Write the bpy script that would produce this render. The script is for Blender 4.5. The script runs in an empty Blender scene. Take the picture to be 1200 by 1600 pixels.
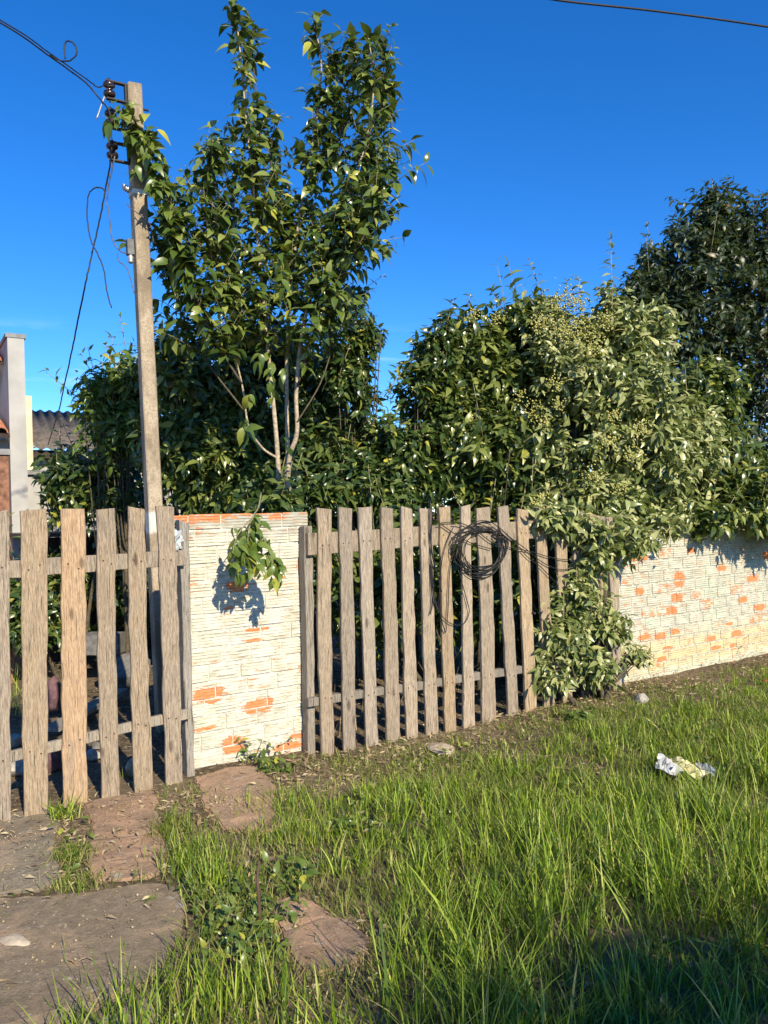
import bpy, bmesh, math, random
import numpy as np
from mathutils import Vector, Matrix

random.seed(7)
rng = np.random.default_rng(11)
S = bpy.context.scene
C = S.collection
rad = math.radians

# ------------------------------------------------------------ camera, sky, sun, exposure
EYE = np.array([0.0, 0.0, 1.5])
ROLL = 0.026
FPX = 1200.0
RGT = np.array([math.cos(ROLL), 0, -math.sin(ROLL)])
UPV = np.array([math.sin(ROLL), 0, math.cos(ROLL)])
cam = bpy.data.cameras.new('camera')
cam.sensor_fit = 'VERTICAL'; cam.sensor_height = 24.0; cam.lens = 24.0 * FPX / 1600.0
cam.clip_start = 0.05; cam.clip_end = 2000
co = bpy.data.objects.new('camera', cam); C.objects.link(co)
M = Matrix.Identity(4)
for i in range(3):
    M[i][0] = RGT[i]; M[i][1] = UPV[i]; M[i][2] = (0, -1, 0)[i]; M[i][3] = EYE[i]
co.matrix_world = M
S.camera = co

SUN_AZ = rad(29)      # light travels this far left of straight ahead
SUN_EL = rad(31)
LIGHT = Vector((-math.sin(SUN_AZ) * math.cos(SUN_EL), math.cos(SUN_AZ) * math.cos(SUN_EL), -math.sin(SUN_EL)))
w = bpy.data.worlds.new('World'); S.world = w; w.use_nodes = True
nt = w.node_tree; nt.nodes.clear()
out = nt.nodes.new('ShaderNodeOutputWorld'); bg = nt.nodes.new('ShaderNodeBackground')
sky = nt.nodes.new('ShaderNodeTexSky'); sky.sky_type = 'NISHITA'; sky.sun_disc = False
sky.sun_elevation = SUN_EL
sky.sun_rotation = math.atan2(-LIGHT.x, -LIGHT.y)     # direction towards the sun, clockwise from +Y
sky.altitude = 300; sky.air_density = 0.74; sky.dust_density = 0.0; sky.ozone_density = 5.0
hs = nt.nodes.new('ShaderNodeHueSaturation'); hs.inputs['Saturation'].default_value = 1.25; hs.inputs['Value'].default_value = 1.0; hs.inputs['Hue'].default_value = 0.506
bg.inputs['Strength'].default_value = 0.15
nt.links.new(sky.outputs[0], hs.inputs['Color'])
# thin wisps of cloud low in the sky
tc = nt.nodes.new('ShaderNodeTexCoord')
mp = nt.nodes.new('ShaderNodeMapping'); mp.inputs['Scale'].default_value = (5, 5, 26)
nz = nt.nodes.new('ShaderNodeTexNoise'); nz.inputs['Scale'].default_value = 1.5; nz.inputs['Detail'].default_value = 5
rp = nt.nodes.new('ShaderNodeValToRGB'); rp.color_ramp.elements[0].position = 0.58; rp.color_ramp.elements[1].position = 0.85
rp.color_ramp.elements[1].color = (0.55, 0.55, 0.55, 1)
nt.links.new(tc.outputs['Generated'], mp.inputs[0]); nt.links.new(mp.outputs[0], nz.inputs['Vector']); nt.links.new(nz.outputs[0], rp.inputs[0])
sp = nt.nodes.new('ShaderNodeSeparateXYZ'); nt.links.new(tc.outputs['Generated'], sp.inputs[0])
mr = nt.nodes.new('ShaderNodeMapRange'); mr.inputs[1].default_value = 0.20; mr.inputs[2].default_value = 0.24; mr.inputs[3].default_value = 1; mr.inputs[4].default_value = 0
nt.links.new(sp.outputs[2], mr.inputs[0])
ml = nt.nodes.new('ShaderNodeMath'); ml.operation = 'MULTIPLY'; nt.links.new(rp.outputs[0], ml.inputs[0]); nt.links.new(mr.outputs[0], ml.inputs[1])
mx = nt.nodes.new('ShaderNodeMix'); mx.data_type = 'RGBA'; mx.inputs[7].default_value = (4.5, 5.6, 7.0, 1)
nt.links.new(ml.outputs[0], mx.inputs[0]); nt.links.new(hs.outputs[0], mx.inputs[6]); nt.links.new(mx.outputs[2], bg.inputs[0])
nt.links.new(bg.outputs[0], out.inputs[0])
sun = bpy.data.lights.new('sun', 'SUN'); sun.energy = 4.8; sun.angle = rad(0.55); sun.color = (1.0, 0.89, 0.68)
so = bpy.data.objects.new('sun', sun); C.objects.link(so)
so.rotation_euler = LIGHT.to_track_quat('-Z', 'Y').to_euler(); so.location = (6, -8, 8)
S.view_settings.view_transform = 'Standard'; S.view_settings.look = 'None'
S.view_settings.exposure = 0.7; S.view_settings.gamma = 1; S.view_settings.use_curve_mapping = False

# ------------------------------------------------------------ frontage frame and helpers
ANG = math.atan(0.6333)
T = np.array([math.cos(ANG), math.sin(ANG), 0]); N = np.array([math.sin(ANG), -math.cos(ANG), 0])
O = np.array([0.0, 5.067, 0.0])
def ray(x, y):
    return (x - 600) / FPX * RGT + (800 - y) / FPX * UPV + np.array([0, 1.0, 0])
def at(x, y, d):                      # a point seen at photo pixel (x, y), d metres ahead
    return EYE + ray(x, y) * d
def on_front(x, y, v=0.0):            # (u, z) on the upright plane v metres in front of the fence line
    r = ray(x, y); q = O + v * N
    t = np.dot(q - EYE, N) / np.dot(r, N)
    p = EYE + r * t
    return float(np.dot(p - O, T)), float(p[2])
def on_ground(x, y, z=0.0):
    r = ray(x, y); t = (z - EYE[2]) / r[2]
    return EYE + r * t
def uv(u, v, z=0.0): return O + u * T + v * N + np.array([0, 0, z])
def g(x, y):                          # the lie of the ground
    x = np.asarray(x, float); y = np.asarray(y, float)
    f = np.clip(1.4 - np.hypot(x - 1, y - 4) / 18, 0, 1)
    return f * (0.018 * np.sin(1.7 * x + 0.6 * y + 1) * np.cos(1.3 * y - 0.5 * x) + 0.009 * np.sin(4.1 * x + 2.2) * np.sin(3.7 * y + 0.7) + 0.004 * np.sin(11 * x + 3 * y) * np.sin(9.3 * y - 2 * x)) - 0.004

def link(o, parent=None):
    C.objects.link(o)
    if parent is not None: o.parent = parent
    return o
def tag(o, label=None, cat=None, group=None, kind=None):
    if label: o['label'] = label
    if cat: o['category'] = cat
    if group: o['group'] = group
    if kind: o['kind'] = kind
    return o
def empty(name, loc=(0, 0, 0), rz=0.0):
    o = bpy.data.objects.new(name, None); o.empty_display_size = 0.1
    o.location = loc; o.rotation_euler = (0, 0, rz); return link(o)
def mesh(name, verts, faces, mat, parent=None, smooth=False, local=False):
    """world-space verts; if the parent is moved, verts are brought into its frame"""
    verts = np.asarray(verts, float)
    if parent is not None and not local:
        pm = Matrix.LocRotScale(parent.location, parent.rotation_euler, None).inverted()
        if parent.parent is not None:
            pp = parent.parent
            pm = pm @ Matrix.LocRotScale(pp.location, pp.rotation_euler, None).inverted()
        A = np.array(pm); verts = verts @ A[:3, :3].T + A[:3, 3]
    m = bpy.data.meshes.new(name); m.from_pydata(verts.tolist(), [], [list(map(int, f)) for f in faces]); m.update()
    if mat: m.materials.append(mat)
    if smooth: m.polygons.foreach_set('use_smooth', [True] * len(m.polygons))
    return link(bpy.data.objects.new(name, m), parent)
def big_mesh(name, verts, loops, starts, totals, mat, parent=None, smooth=True):
    m = bpy.data.meshes.new(name)
    m.vertices.add(len(verts)); m.vertices.foreach_set('co', np.ascontiguousarray(verts, np.float32).ravel())
    m.loops.add(len(loops)); m.loops.foreach_set('vertex_index', np.ascontiguousarray(loops, np.int32))
    m.polygons.add(len(starts)); m.polygons.foreach_set('loop_start', np.ascontiguousarray(starts, np.int32))
    m.polygons.foreach_set('loop_total', np.ascontiguousarray(totals, np.int32))
    m.update(calc_edges=True); m.validate()
    if smooth: m.polygons.foreach_set('use_smooth', [True] * len(m.polygons))
    if mat: m.materials.append(mat)
    return link(bpy.data.objects.new(name, m), parent)
def tile_mesh(name, tv, tf, mats, mat, parent=None):
    """one mesh of many copies of a small template; mats is (n,4,4) world"""
    mats = np.asarray(mats); n = len(mats); k = len(tv)
    V = (np.einsum('nij,kj->nki', mats[:, :3, :3], tv) + mats[:, None, :3, 3]).reshape(-1, 3)
    if parent is not None: V = V - np.array(parent.location)
    lt = np.array([len(f) for f in tf]); fl = np.concatenate([np.array(f) for f in tf])
    L = (fl[None, :] + (np.arange(n) * k)[:, None]).ravel()
    tot = np.tile(lt, n); st = np.concatenate([[0], np.cumsum(tot)[:-1]])
    return big_mesh(name, V, L, st, tot, mat, parent)
def box_v(x0, x1, y0, y1, z0, z1):
    v = [(x, y, z) for z in (z0, z1) for y in (y0, y1) for x in (x0, x1)]
    f = [(0, 2, 3, 1), (4, 5, 7, 6), (0, 1, 5, 4), (2, 6, 7, 3), (0, 4, 6, 2), (1, 3, 7, 5)]
    return v, f
def smooth_path(pts, n=8):
    P = [np.asarray(p, float) for p in pts]; P = [2 * P[0] - P[1]] + P + [2 * P[-1] - P[-2]]; o = []
    for i in range(1, len(P) - 2):
        a, b, c, d = P[i - 1:i + 3]
        for k in range(n):
            t = k / n
            o.append(0.5 * (2 * b + (c - a) * t + (2 * a - 5 * b + 4 * c - d) * t * t + (3 * b - a - 3 * c + d) * t ** 3))
    o.append(P[-2]); return o
def tube_v(pts, r0, r1=None, sides=6, base=0):
    pts = [np.asarray(p, float) for p in pts]; n = len(pts); r1 = r0 if r1 is None else r1
    V = []; F = []
    ref = np.array([0.31, 0.22, 0.92])
    for i, p in enumerate(pts):
        t = pts[min(i + 1, n - 1)] - pts[max(i - 1, 0)]; t = t / (np.linalg.norm(t) + 1e-9)
        if abs(np.dot(t, ref)) > 0.95: ref = np.array([0.9, 0.3, 0.1])
        a = np.cross(t, ref); a /= np.linalg.norm(a); b = np.cross(t, a)
        r = r0 + (r1 - r0) * i / max(n - 1, 1)
        for s in range(sides):
            q = 2 * math.pi * s / sides; V.append(p + r * (math.cos(q) * a + math.sin(q) * b))
    for i in range(n - 1):
        for s in range(sides):
            s2 = (s + 1) % sides
            F.append((base + i * sides + s, base + i * sides + s2, base + (i + 1) * sides + s2, base + (i + 1) * sides + s))
    F.append(tuple(base + s for s in range(sides))[::-1]); F.append(tuple(base + (n - 1) * sides + s for s in range(sides)))
    return V, F

# ------------------------------------------------------------ materials
def newmat(name):
    m = bpy.data.materials.new(name); m.use_nodes = True
    t = m.node_tree; b = t.nodes['Principled BSDF']; b.inputs['Roughness'].default_value = 0.9
    b.inputs['Specular IOR Level'].default_value = 0.25
    return m, t, b
def nd(t, kind, **kw):
    n = t.nodes.new('ShaderNode' + kind)
    for k, v in kw.items():
        if k.startswith('i_'): n.inputs[k[2:].replace('_', ' ')].default_value = v
        else: setattr(n, k, v)
    return n
def mathn(t, op, a, b=None, clamp=False):
    n = nd(t, 'Math', operation=op); n.use_clamp = clamp
    for i, x in enumerate((a, b)):
        if x is None: continue
        if isinstance(x, (int, float)): n.inputs[i].default_value = x
        else: t.links.new(x, n.inputs[i])
    return n.outputs[0]
def mixc(t, f, a, b):
    n = nd(t, 'Mix', data_type='RGBA')
    for idx, x in ((0, f), (6, a), (7, b)):
        if isinstance(x, (int, float)): n.inputs[idx].default_value = x
        elif isinstance(x, tuple): n.inputs[idx].default_value = x if len(x) == 4 else x + (1,)
        else: t.links.new(x, n.inputs[idx])
    return n.outputs[2]
def step(t, x, lo, hi):
    n = nd(t, 'MapRange', interpolation_type='SMOOTHSTEP'); t.links.new(x, n.inputs[0])
    n.inputs[1].default_value = lo; n.inputs[2].default_value = hi; return n.outputs[0]
def noise(t, vec, scale, detail=4, rough=0.55, scl=None, dist=0.0):
    n = nd(t, 'TexNoise'); n.inputs['Scale'].default_value = scale; n.inputs['Detail'].default_value = detail
    n.inputs['Roughness'].default_value = rough; n.inputs['Distortion'].default_value = dist
    if scl is not None:
        m = nd(t, 'Mapping'); m.inputs['Scale'].default_value = scl; t.links.new(vec, m.inputs[0]); vec = m.outputs[0]
    t.links.new(vec, n.inputs['Vector']); return n.outputs[0]
def bump(t, b, h, strength=0.3, dist=0.01):
    n = nd(t, 'Bump'); n.inputs['Strength'].default_value = strength; n.inputs['Distance'].default_value = dist
    t.links.new(h, n.inputs['Height']); t.links.new(n.outputs[0], b.inputs['Normal'])
def front_coords(t):                   # (along the frontage, outward, up) from the world position
    ge = nd(t, 'NewGeometry')
    d = nd(t, 'VectorMath', operation='DOT_PRODUCT'); t.links.new(ge.outputs['Position'], d.inputs[0]); d.inputs[1].default_value = tuple(T)
    s = nd(t, 'SeparateXYZ'); t.links.new(ge.outputs['Position'], s.inputs[0])
    u0 = float(np.dot(O, T))
    u = mathn(t, 'SUBTRACT', d.outputs['Value'], u0)
    c = nd(t, 'CombineXYZ'); t.links.new(u, c.inputs[0]); t.links.new(s.outputs[2], c.inputs[2])
    return c.outputs[0], u, s.outputs[2]
def rnd(t):                            # 0..1, one value for each leaf whether it is an object or an island
    a = nd(t, 'ObjectInfo'); b = nd(t, 'NewGeometry')
    return mathn(t, 'FRACT', mathn(t, 'ADD', a.outputs['Random'], b.outputs['Random Per Island']))

def plain(name, col, rough=0.8, var=0.25, scale=20, metal=0.0, spec=0.3):
    m, t, b = newmat(name); tc = nd(t, 'TexCoord')
    n = noise(t, tc.outputs['Object'], scale, 6)
    lo = tuple(c * (1 - var) for c in col); hi = tuple(min(1, c * (1 + var)) for c in col)
    t.links.new(mixc(t, step(t, n, 0.3, 0.7), lo, hi), b.inputs['Base Color'])
    b.inputs['Roughness'].default_value = rough; b.inputs['Metallic'].default_value = metal; b.inputs['Specular IOR Level'].default_value = spec
    bump(t, b, n, 0.25, 0.004); return m

def wood_mat(name, light, mid, dark, warm=0.0):
    m, t, b = newmat(name); tc = nd(t, 'TexCoord'); oi = nd(t, 'ObjectInfo')
    off = nd(t, 'CombineXYZ'); t.links.new(mathn(t, 'MULTIPLY', oi.outputs['Random'], 37.0), off.inputs[0]); t.links.new(mathn(t, 'MULTIPLY', oi.outputs['Random'], 91.0), off.inputs[2])
    ad = nd(t, 'VectorMath', operation='ADD'); t.links.new(tc.outputs['Object'], ad.inputs[0]); t.links.new(off.outputs[0], ad.inputs[1])
    v = ad.outputs[0]
    grain = noise(t, v, 1.0, 7, 0.7, (170, 170, 12), 0.5)
    fine = noise(t, v, 1.0, 5, 0.75, (330, 330, 26), 0.3)
    crack = noise(t, v, 1.0, 3, 0.5, (330, 330, 5), 0.3)
    patch = noise(t, v, 1.0, 5, 0.6, (14, 14, 5), 1.5)
    c = mixc(t, step(t, grain, 0.36, 0.66), mid, light)
    c = mixc(t, mathn(t, 'MULTIPLY', step(t, fine, 0.50, 0.66), 0.85), c, dark)
    c = mixc(t, mathn(t, 'MULTIPLY', step(t, patch, 0.50, 0.72), 0.5), c, (0.20, 0.165, 0.125))
    c = mixc(t, mathn(t, 'MULTIPLY', step(t, patch, 0.48, 0.25), 0.35 + warm * 0.5), c, (0.36, 0.225, 0.115))
    c = mixc(t, step(t, crack, 0.61, 0.68), c, (0.055, 0.042, 0.032))
    kn = nd(t, 'TexVoronoi'); kn.inputs['Scale'].default_value = 1.0; km = nd(t, 'Mapping'); km.inputs['Scale'].default_value = (9, 9, 3.2); t.links.new(v, km.inputs[0]); t.links.new(km.outputs[0], kn.inputs['Vector'])
    c = mixc(t, mathn(t, 'MULTIPLY', step(t, kn.outputs['Distance'], 0.16, 0.07), 0.7), c, (0.07, 0.048, 0.03))
    hv = nd(t, 'HueSaturation'); t.links.new(c, hv.inputs['Color'])
    t.links.new(mathn(t, 'ADD', mathn(t, 'MULTIPLY', oi.outputs['Random'], 0.35), 0.82), hv.inputs['Value'])
    t.links.new(mathn(t, 'ADD', mathn(t, 'MULTIPLY', mathn(t, 'FRACT', mathn(t, 'MULTIPLY', oi.outputs['Random'], 7.3)), 0.35), 0.72), hv.inputs['Saturation'])
    t.links.new(hv.outputs[0], b.inputs['Base Color']); b.inputs['Specular IOR Level'].default_value = 0.15
    h = mathn(t, 'SUBTRACT', mathn(t, 'ADD', mathn(t, 'MULTIPLY', grain, 0.7), mathn(t, 'MULTIPLY', fine, 0.5)), mathn(t, 'MULTIPLY', step(t, crack, 0.62, 0.70), 0.9))
    bump(t, b, h, 0.75, 0.005); return m

def wall_mat(name, patches, paint, green=0.3, orange=0.5, yellow=0.0, topbare=None, ribs=0.8, sq=2.6):
    m, t, b = newmat(name); vec, u, z = front_coords(t); oi = nd(t, 'ObjectInfo')
    big = noise(t, vec, 2.3, 5, 0.6); med = noise(t, vec, 9, 6, 0.65, (1, 1, 1.6)); sml = noise(t, vec, 45, 5, 0.7, (0.55, 1, 1.9))
    ln = noise(t, vec, 1.0, 4, 0.6, (9, 1, 130), 0.25)
    loc = mathn(t, 'FRACT', mathn(t, 'DIVIDE', mathn(t, 'ADD', z, 0.08), 0.1))
    rib = mathn(t, 'ABSOLUTE', mathn(t, 'SUBTRACT', mathn(t, 'FRACT', mathn(t, 'ADD', mathn(t, 'DIVIDE', mathn(t, 'SUBTRACT', loc, 0.041), 0.1836), 0.5)), 0.5))
    brk = noise(t, vec, 1.0, 5, 0.65, (8, 1, 26), 0.6)
    ribm = mathn(t, 'MULTIPLY', step(t, rib, 0.26, 0.14), step(t, brk, 0.47 if yellow else 0.505, 0.58 if yellow else 0.62))
    ln2 = noise(t, vec, 1.0, 4, 0.65, (5, 1, 90), 0.4)
    # paint tone
    c = mixc(t, step(t, med, 0.38, 0.68), paint, tuple(x * y for x, y in zip(paint, (0.90, 0.89, 0.80))))
    c = mixc(t, mathn(t, 'MULTIPLY', step(t, big, 0.50, 0.66), green), c, (0.47, 0.52, 0.40))
    if yellow:
        zz = mathn(t, 'ADD', z, mathn(t, 'MULTIPLY', mathn(t, 'SUBTRACT', med, 0.5), 0.25))
        c = mixc(t, mathn(t, 'MULTIPLY', step(t, zz, 0.46, 0.16), yellow), c, (0.62, 0.47, 0.22))
        c = mixc(t, mathn(t, 'MULTIPLY', step(t, zz, 0.12, 0.03), 0.8), c, (0.50, 0.53, 0.40))
    # grey-green dirt in the horizontal ribs, plus groove shade painted as dark lines
    c = mixc(t, mathn(t, 'MULTIPLY', mathn(t, 'MULTIPLY', step(t, ln, 0.54, 0.64), step(t, med, 0.40, 0.55)), 0.85), c, (0.33, 0.31, 0.23))
    c = mixc(t, mathn(t, 'MULTIPLY', ribm, ribs), c, (0.30, 0.29, 0.22))
    gd = noise(t, vec, 1.0, 6, 0.7, (4.5, 1, 11), 0.8)
    c = mixc(t, mathn(t, 'MULTIPLY', step(t, gd, 0.52, 0.66), 0.55 if yellow else 0.4), c, (0.30, 0.29, 0.235))
    if topbare:
        c = mixc(t, mathn(t, 'MULTIPLY', step(t, mathn(t, 'ADD', z, mathn(t, 'MULTIPLY', mathn(t, 'SUBTRACT', gd, 0.5), 0.5)), 1.34, 1.44), 0.65), c, (0.30, 0.29, 0.23))
    # bare brick
    br = mixc(t, step(t, sml, 0.35, 0.65), (0.56, 0.17, 0.06), (0.68, 0.27, 0.12))
    br = mixc(t, mathn(t, 'MULTIPLY', step(t, med, 0.5, 0.7), 0.35), br, (0.40, 0.24, 0.16))
    s = mathn(t, 'ADD', mathn(t, 'MULTIPLY', sml, 0.55), mathn(t, 'MULTIPLY', med, 0.45))
    r4 = mathn(t, 'POWER', oi.outputs['Random'], 2.2)
    bare = step(t, mathn(t, 'ADD', mathn(t, 'ADD', s, mathn(t, 'MULTIPLY', r4, 0.15 * orange)), mathn(t, 'MULTIPLY', big, 0.2 * orange)), 0.60 + 0.12 * orange, 0.625 + 0.12 * orange)
    bare2 = mathn(t, 'MULTIPLY', step(t, ln2, 0.60, 0.63), step(t, med, 0.46, 0.56))
    bare = mathn(t, 'MAXIMUM', bare, bare2)
    for (pu, pz, ru, rz) in patches:
        su = mathn(t, 'DIVIDE', mathn(t, 'SUBTRACT', u, pu), ru); sz = mathn(t, 'DIVIDE', mathn(t, 'SUBTRACT', z, pz), rz)
        q = mathn(t, 'SQRT', mathn(t, 'ADD', mathn(t, 'POWER', mathn(t, 'ABSOLUTE', su), sq), mathn(t, 'POWER', mathn(t, 'ABSOLUTE', sz), sq)))
        q = mathn(t, 'ADD', q, mathn(t, 'MULTIPLY', mathn(t, 'SUBTRACT', s, 0.5), 4.6))
        bare = mathn(t, 'MAXIMUM', bare, step(t, q, 1.03, 0.97))
    if topbare:
        zz = mathn(t, 'ADD', z, mathn(t, 'MULTIPLY', mathn(t, 'SUBTRACT', mathn(t, 'ADD', mathn(t, 'MULTIPLY', gd, 0.6), mathn(t, 'MULTIPLY', s, 0.4)), 0.5), 0.55))
        bare = mathn(t, 'MAXIMUM', bare, step(t, zz, topbare, topbare + 0.01))
    c = mixc(t, bare, c, br)
    # dark chips
    c = mixc(t, mathn(t, 'MULTIPLY', step(t, noise(t, vec, 26, 3, 0.5, (0.6, 1, 2.2)), 0.69, 0.72), 0.9), c, (0.10, 0.085, 0.07))
    t.links.new(c, b.inputs['Base Color']); b.inputs['Specular IOR Level'].default_value = 0.12
    bump(t, b, mathn(t, 'SUBTRACT', mathn(t, 'ADD', s, mathn(t, 'MULTIPLY', ln, 0.35)), mathn(t, 'MULTIPLY', bare, 0.35)), 0.6, 0.006); return m

def leaf_mat(name, cols, rough=0.38, trans=0.28, yellow=0.04, ycol=(0.45, 0.42, 0.06), spec=0.5):
    m, t, b = newmat(name); r = rnd(t)
    cr = nd(t, 'ValToRGB'); el = cr.color_ramp.elements
    while len(el) < len(cols) + 1: el.new(0.5)
    k = len(cols)
    for i, cc in enumerate(cols):
        el[i].position = (1 - yellow) * i / max(k - 1, 1) * 0.98; el[i].color = cc + (1,)
    el[k].position = 1.0; el[k].color = ycol + (1,)
    t.links.new(r, cr.inputs[0])
    ge = nd(t, 'NewGeometry'); n = noise(t, ge.outputs['Position'], 40, 3)
    hv = nd(t, 'HueSaturation'); t.links.new(cr.outputs[0], hv.inputs['Color']); t.links.new(mathn(t, 'ADD', mathn(t, 'MULTIPLY', n, 0.6), 0.7), hv.inputs['Value'])
    t.links.new(hv.outputs[0], b.inputs['Base Color'])
    b.inputs['Roughness'].default_value = rough; b.inputs['Specular IOR Level'].default_value = spec
    tr = nd(t, 'BsdfTranslucent'); tcx = mixc(t, 0.55, hv.outputs[0], (0.30, 0.40, 0.04)); t.links.new(tcx, tr.inputs[0])
    mx = nd(t, 'MixShader'); mx.inputs[0].default_value = trans
    t.links.new(b.outputs[0], mx.inputs[1]); t.links.new(tr.outputs[0], mx.inputs[2])
    t.links.new(mx.outputs[0], t.nodes['Material Output'].inputs[0]); return m

WOOD = wood_mat('weathered_wood', (0.43, 0.33, 0.22), (0.25, 0.182, 0.115), (0.075, 0.057, 0.040))
WOODG = wood_mat('grey_weathered_wood', (0.34, 0.295, 0.235), (0.215, 0.185, 0.145), (0.09, 0.075, 0.06))
WOODW = wood_mat('warm_stained_wood', (0.44, 0.305, 0.18), (0.29, 0.18, 0.10), (0.10, 0.062, 0.038), 0.6)
BARK = plain('bark', (0.36, 0.29, 0.20), 0.9, 0.35, 40)
TWIG = plain('twig_bark', (0.22, 0.20, 0.11), 0.8, 0.3, 40)
TWIGD = plain('dark_shrub_bark', (0.085, 0.07, 0.045), 0.9, 0.35, 40)
BLACKC = plain('black_cable_sheath', (0.018, 0.017, 0.017), 0.5, 0.3, 30)
GREYC = plain('grey_cable_sheath', (0.10, 0.10, 0.11), 0.6, 0.3, 30)
IRON = plain('black_iron', (0.02, 0.017, 0.015), 0.6, 0.4, 60)
PORC = plain('brown_porcelain', (0.028, 0.015, 0.012), 0.2, 0.2, 30, spec=0.6)
METAL = plain('galvanised_metal', (0.42, 0.42, 0.42), 0.5, 0.25, 60, 0.6)
WHITEP = plain('white_paint', (0.72, 0.70, 0.66), 0.8, 0.12, 8)
LEAF1 = leaf_mat('glossy_broad_leaf', [(0.026, 0.050, 0.012), (0.052, 0.088, 0.017), (0.10, 0.145, 0.026), (0.23, 0.26, 0.065)], 0.25, 0.18, 0.04)  # palest tone paints sun reflections into some leaves
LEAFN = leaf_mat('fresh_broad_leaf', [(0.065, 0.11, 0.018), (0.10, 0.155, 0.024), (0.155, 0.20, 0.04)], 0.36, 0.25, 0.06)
LEAFD = leaf_mat('dark_shrub_leaf', [(0.026, 0.050, 0.014), (0.042, 0.078, 0.018), (0.15, 0.18, 0.045)], 0.28, 0.18, 0.03)  # last, light tone stands in for highlights on leaves
LEAFM = leaf_mat('mid_shrub_leaf', [(0.040, 0.068, 0.018), (0.07, 0.105, 0.026), (0.24, 0.27, 0.065)], 0.27, 0.25, 0.05, (0.36, 0.33, 0.06))  # light end of the ramp imitates bright speculars on single leaves
LEAFP = leaf_mat('pale_shrub_leaf', [(0.085, 0.115, 0.028), (0.21, 0.245, 0.075), (0.45, 0.45, 0.20)], 0.32, 0.22, 0.06, (0.40, 0.38, 0.13))  # pale leaf tones, lightened further to paint in low-sun gloss
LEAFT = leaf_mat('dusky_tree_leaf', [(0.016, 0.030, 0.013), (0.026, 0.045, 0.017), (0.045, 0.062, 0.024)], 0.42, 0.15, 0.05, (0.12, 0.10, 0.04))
BERRY = leaf_mat('yellow_green_panicle', [(0.36, 0.35, 0.09), (0.50, 0.46, 0.13), (0.62, 0.56, 0.20)], 0.7, 0.1, 0.05)
GRASS = leaf_mat('grass_blade', [(0.045, 0.09, 0.008), (0.11, 0.19, 0.012), (0.21, 0.31, 0.020), (0.40, 0.47, 0.07)], 0.5, 0.28, 0.12, (0.38, 0.33, 0.14), 0.35)
GRASSS = leaf_mat('short_grass_blade', [(0.08, 0.135, 0.016), (0.125, 0.19, 0.02), (0.18, 0.245, 0.03), (0.27, 0.27, 0.07)], 0.5, 0.3, 0.16, (0.40, 0.32, 0.15), 0.3)
STRAW = leaf_mat('dry_litter', [(0.20, 0.13, 0.07), (0.36, 0.27, 0.15), (0.50, 0.41, 0.25), (0.15, 0.09, 0.05)], 0.8, 0.1, 0.05, (0.5, 0.42, 0.28), 0.2)

# ------------------------------------------------------------ ground
def ground_mat():
    m, t, b = newmat('soil'); ge = nd(t, 'NewGeometry'); v = ge.outputs['Position']
    a = noise(t, v, 1.6, 6, 0.6); f = noise(t, v, 30, 8, 0.7); h = noise(t, v, 140, 4, 0.7)
    c = mixc(t, step(t, a, 0.4, 0.62), (0.085, 0.06, 0.036), (0.18, 0.13, 0.078))
    c = mixc(t, step(t, f, 0.45, 0.7), c, (0.34, 0.26, 0.16)); c = mixc(t, mathn(t, 'MULTIPLY', step(t, h, 0.5, 0.7), 0.6), c, (0.07, 0.05, 0.035))
    t.links.new(c, b.inputs['Base Color']); bump(t, b, mathn(t, 'ADD', f, mathn(t, 'MULTIPLY', h, 0.4)), 0.8, 0.02); return m
def axis(lo, hi, st, far):
    a = list(np.arange(lo, hi + 1e-6, st)); s = st
    while a[-1] < far: s *= 1.35; a.append(a[-1] + s)
    s = st
    while a[0] > -far: s *= 1.35; a.insert(0, a[0] - s)
    return np.array(a)
gx = axis(-3.5, 6.5, 0.09, 400); gy = axis(0.5, 9.5, 0.09, 400)
GX, GY = np.meshgrid(gx, gy); GZ = g(GX, GY)
V = np.stack([GX, GY, GZ], -1).reshape(-1, 3); nx = len(gx); ny = len(gy)
ii, jj = np.meshgrid(np.arange(nx - 1), np.arange(ny - 1)); k0 = (jj * nx + ii).ravel()
L = np.stack([k0, k0 + 1, k0 + nx + 1, k0 + nx], 1).ravel()
gr = big_mesh('ground', V, L, np.arange(len(k0)) * 4, np.full(len(k0), 4), ground_mat()); tag(gr, kind='structure')

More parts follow.
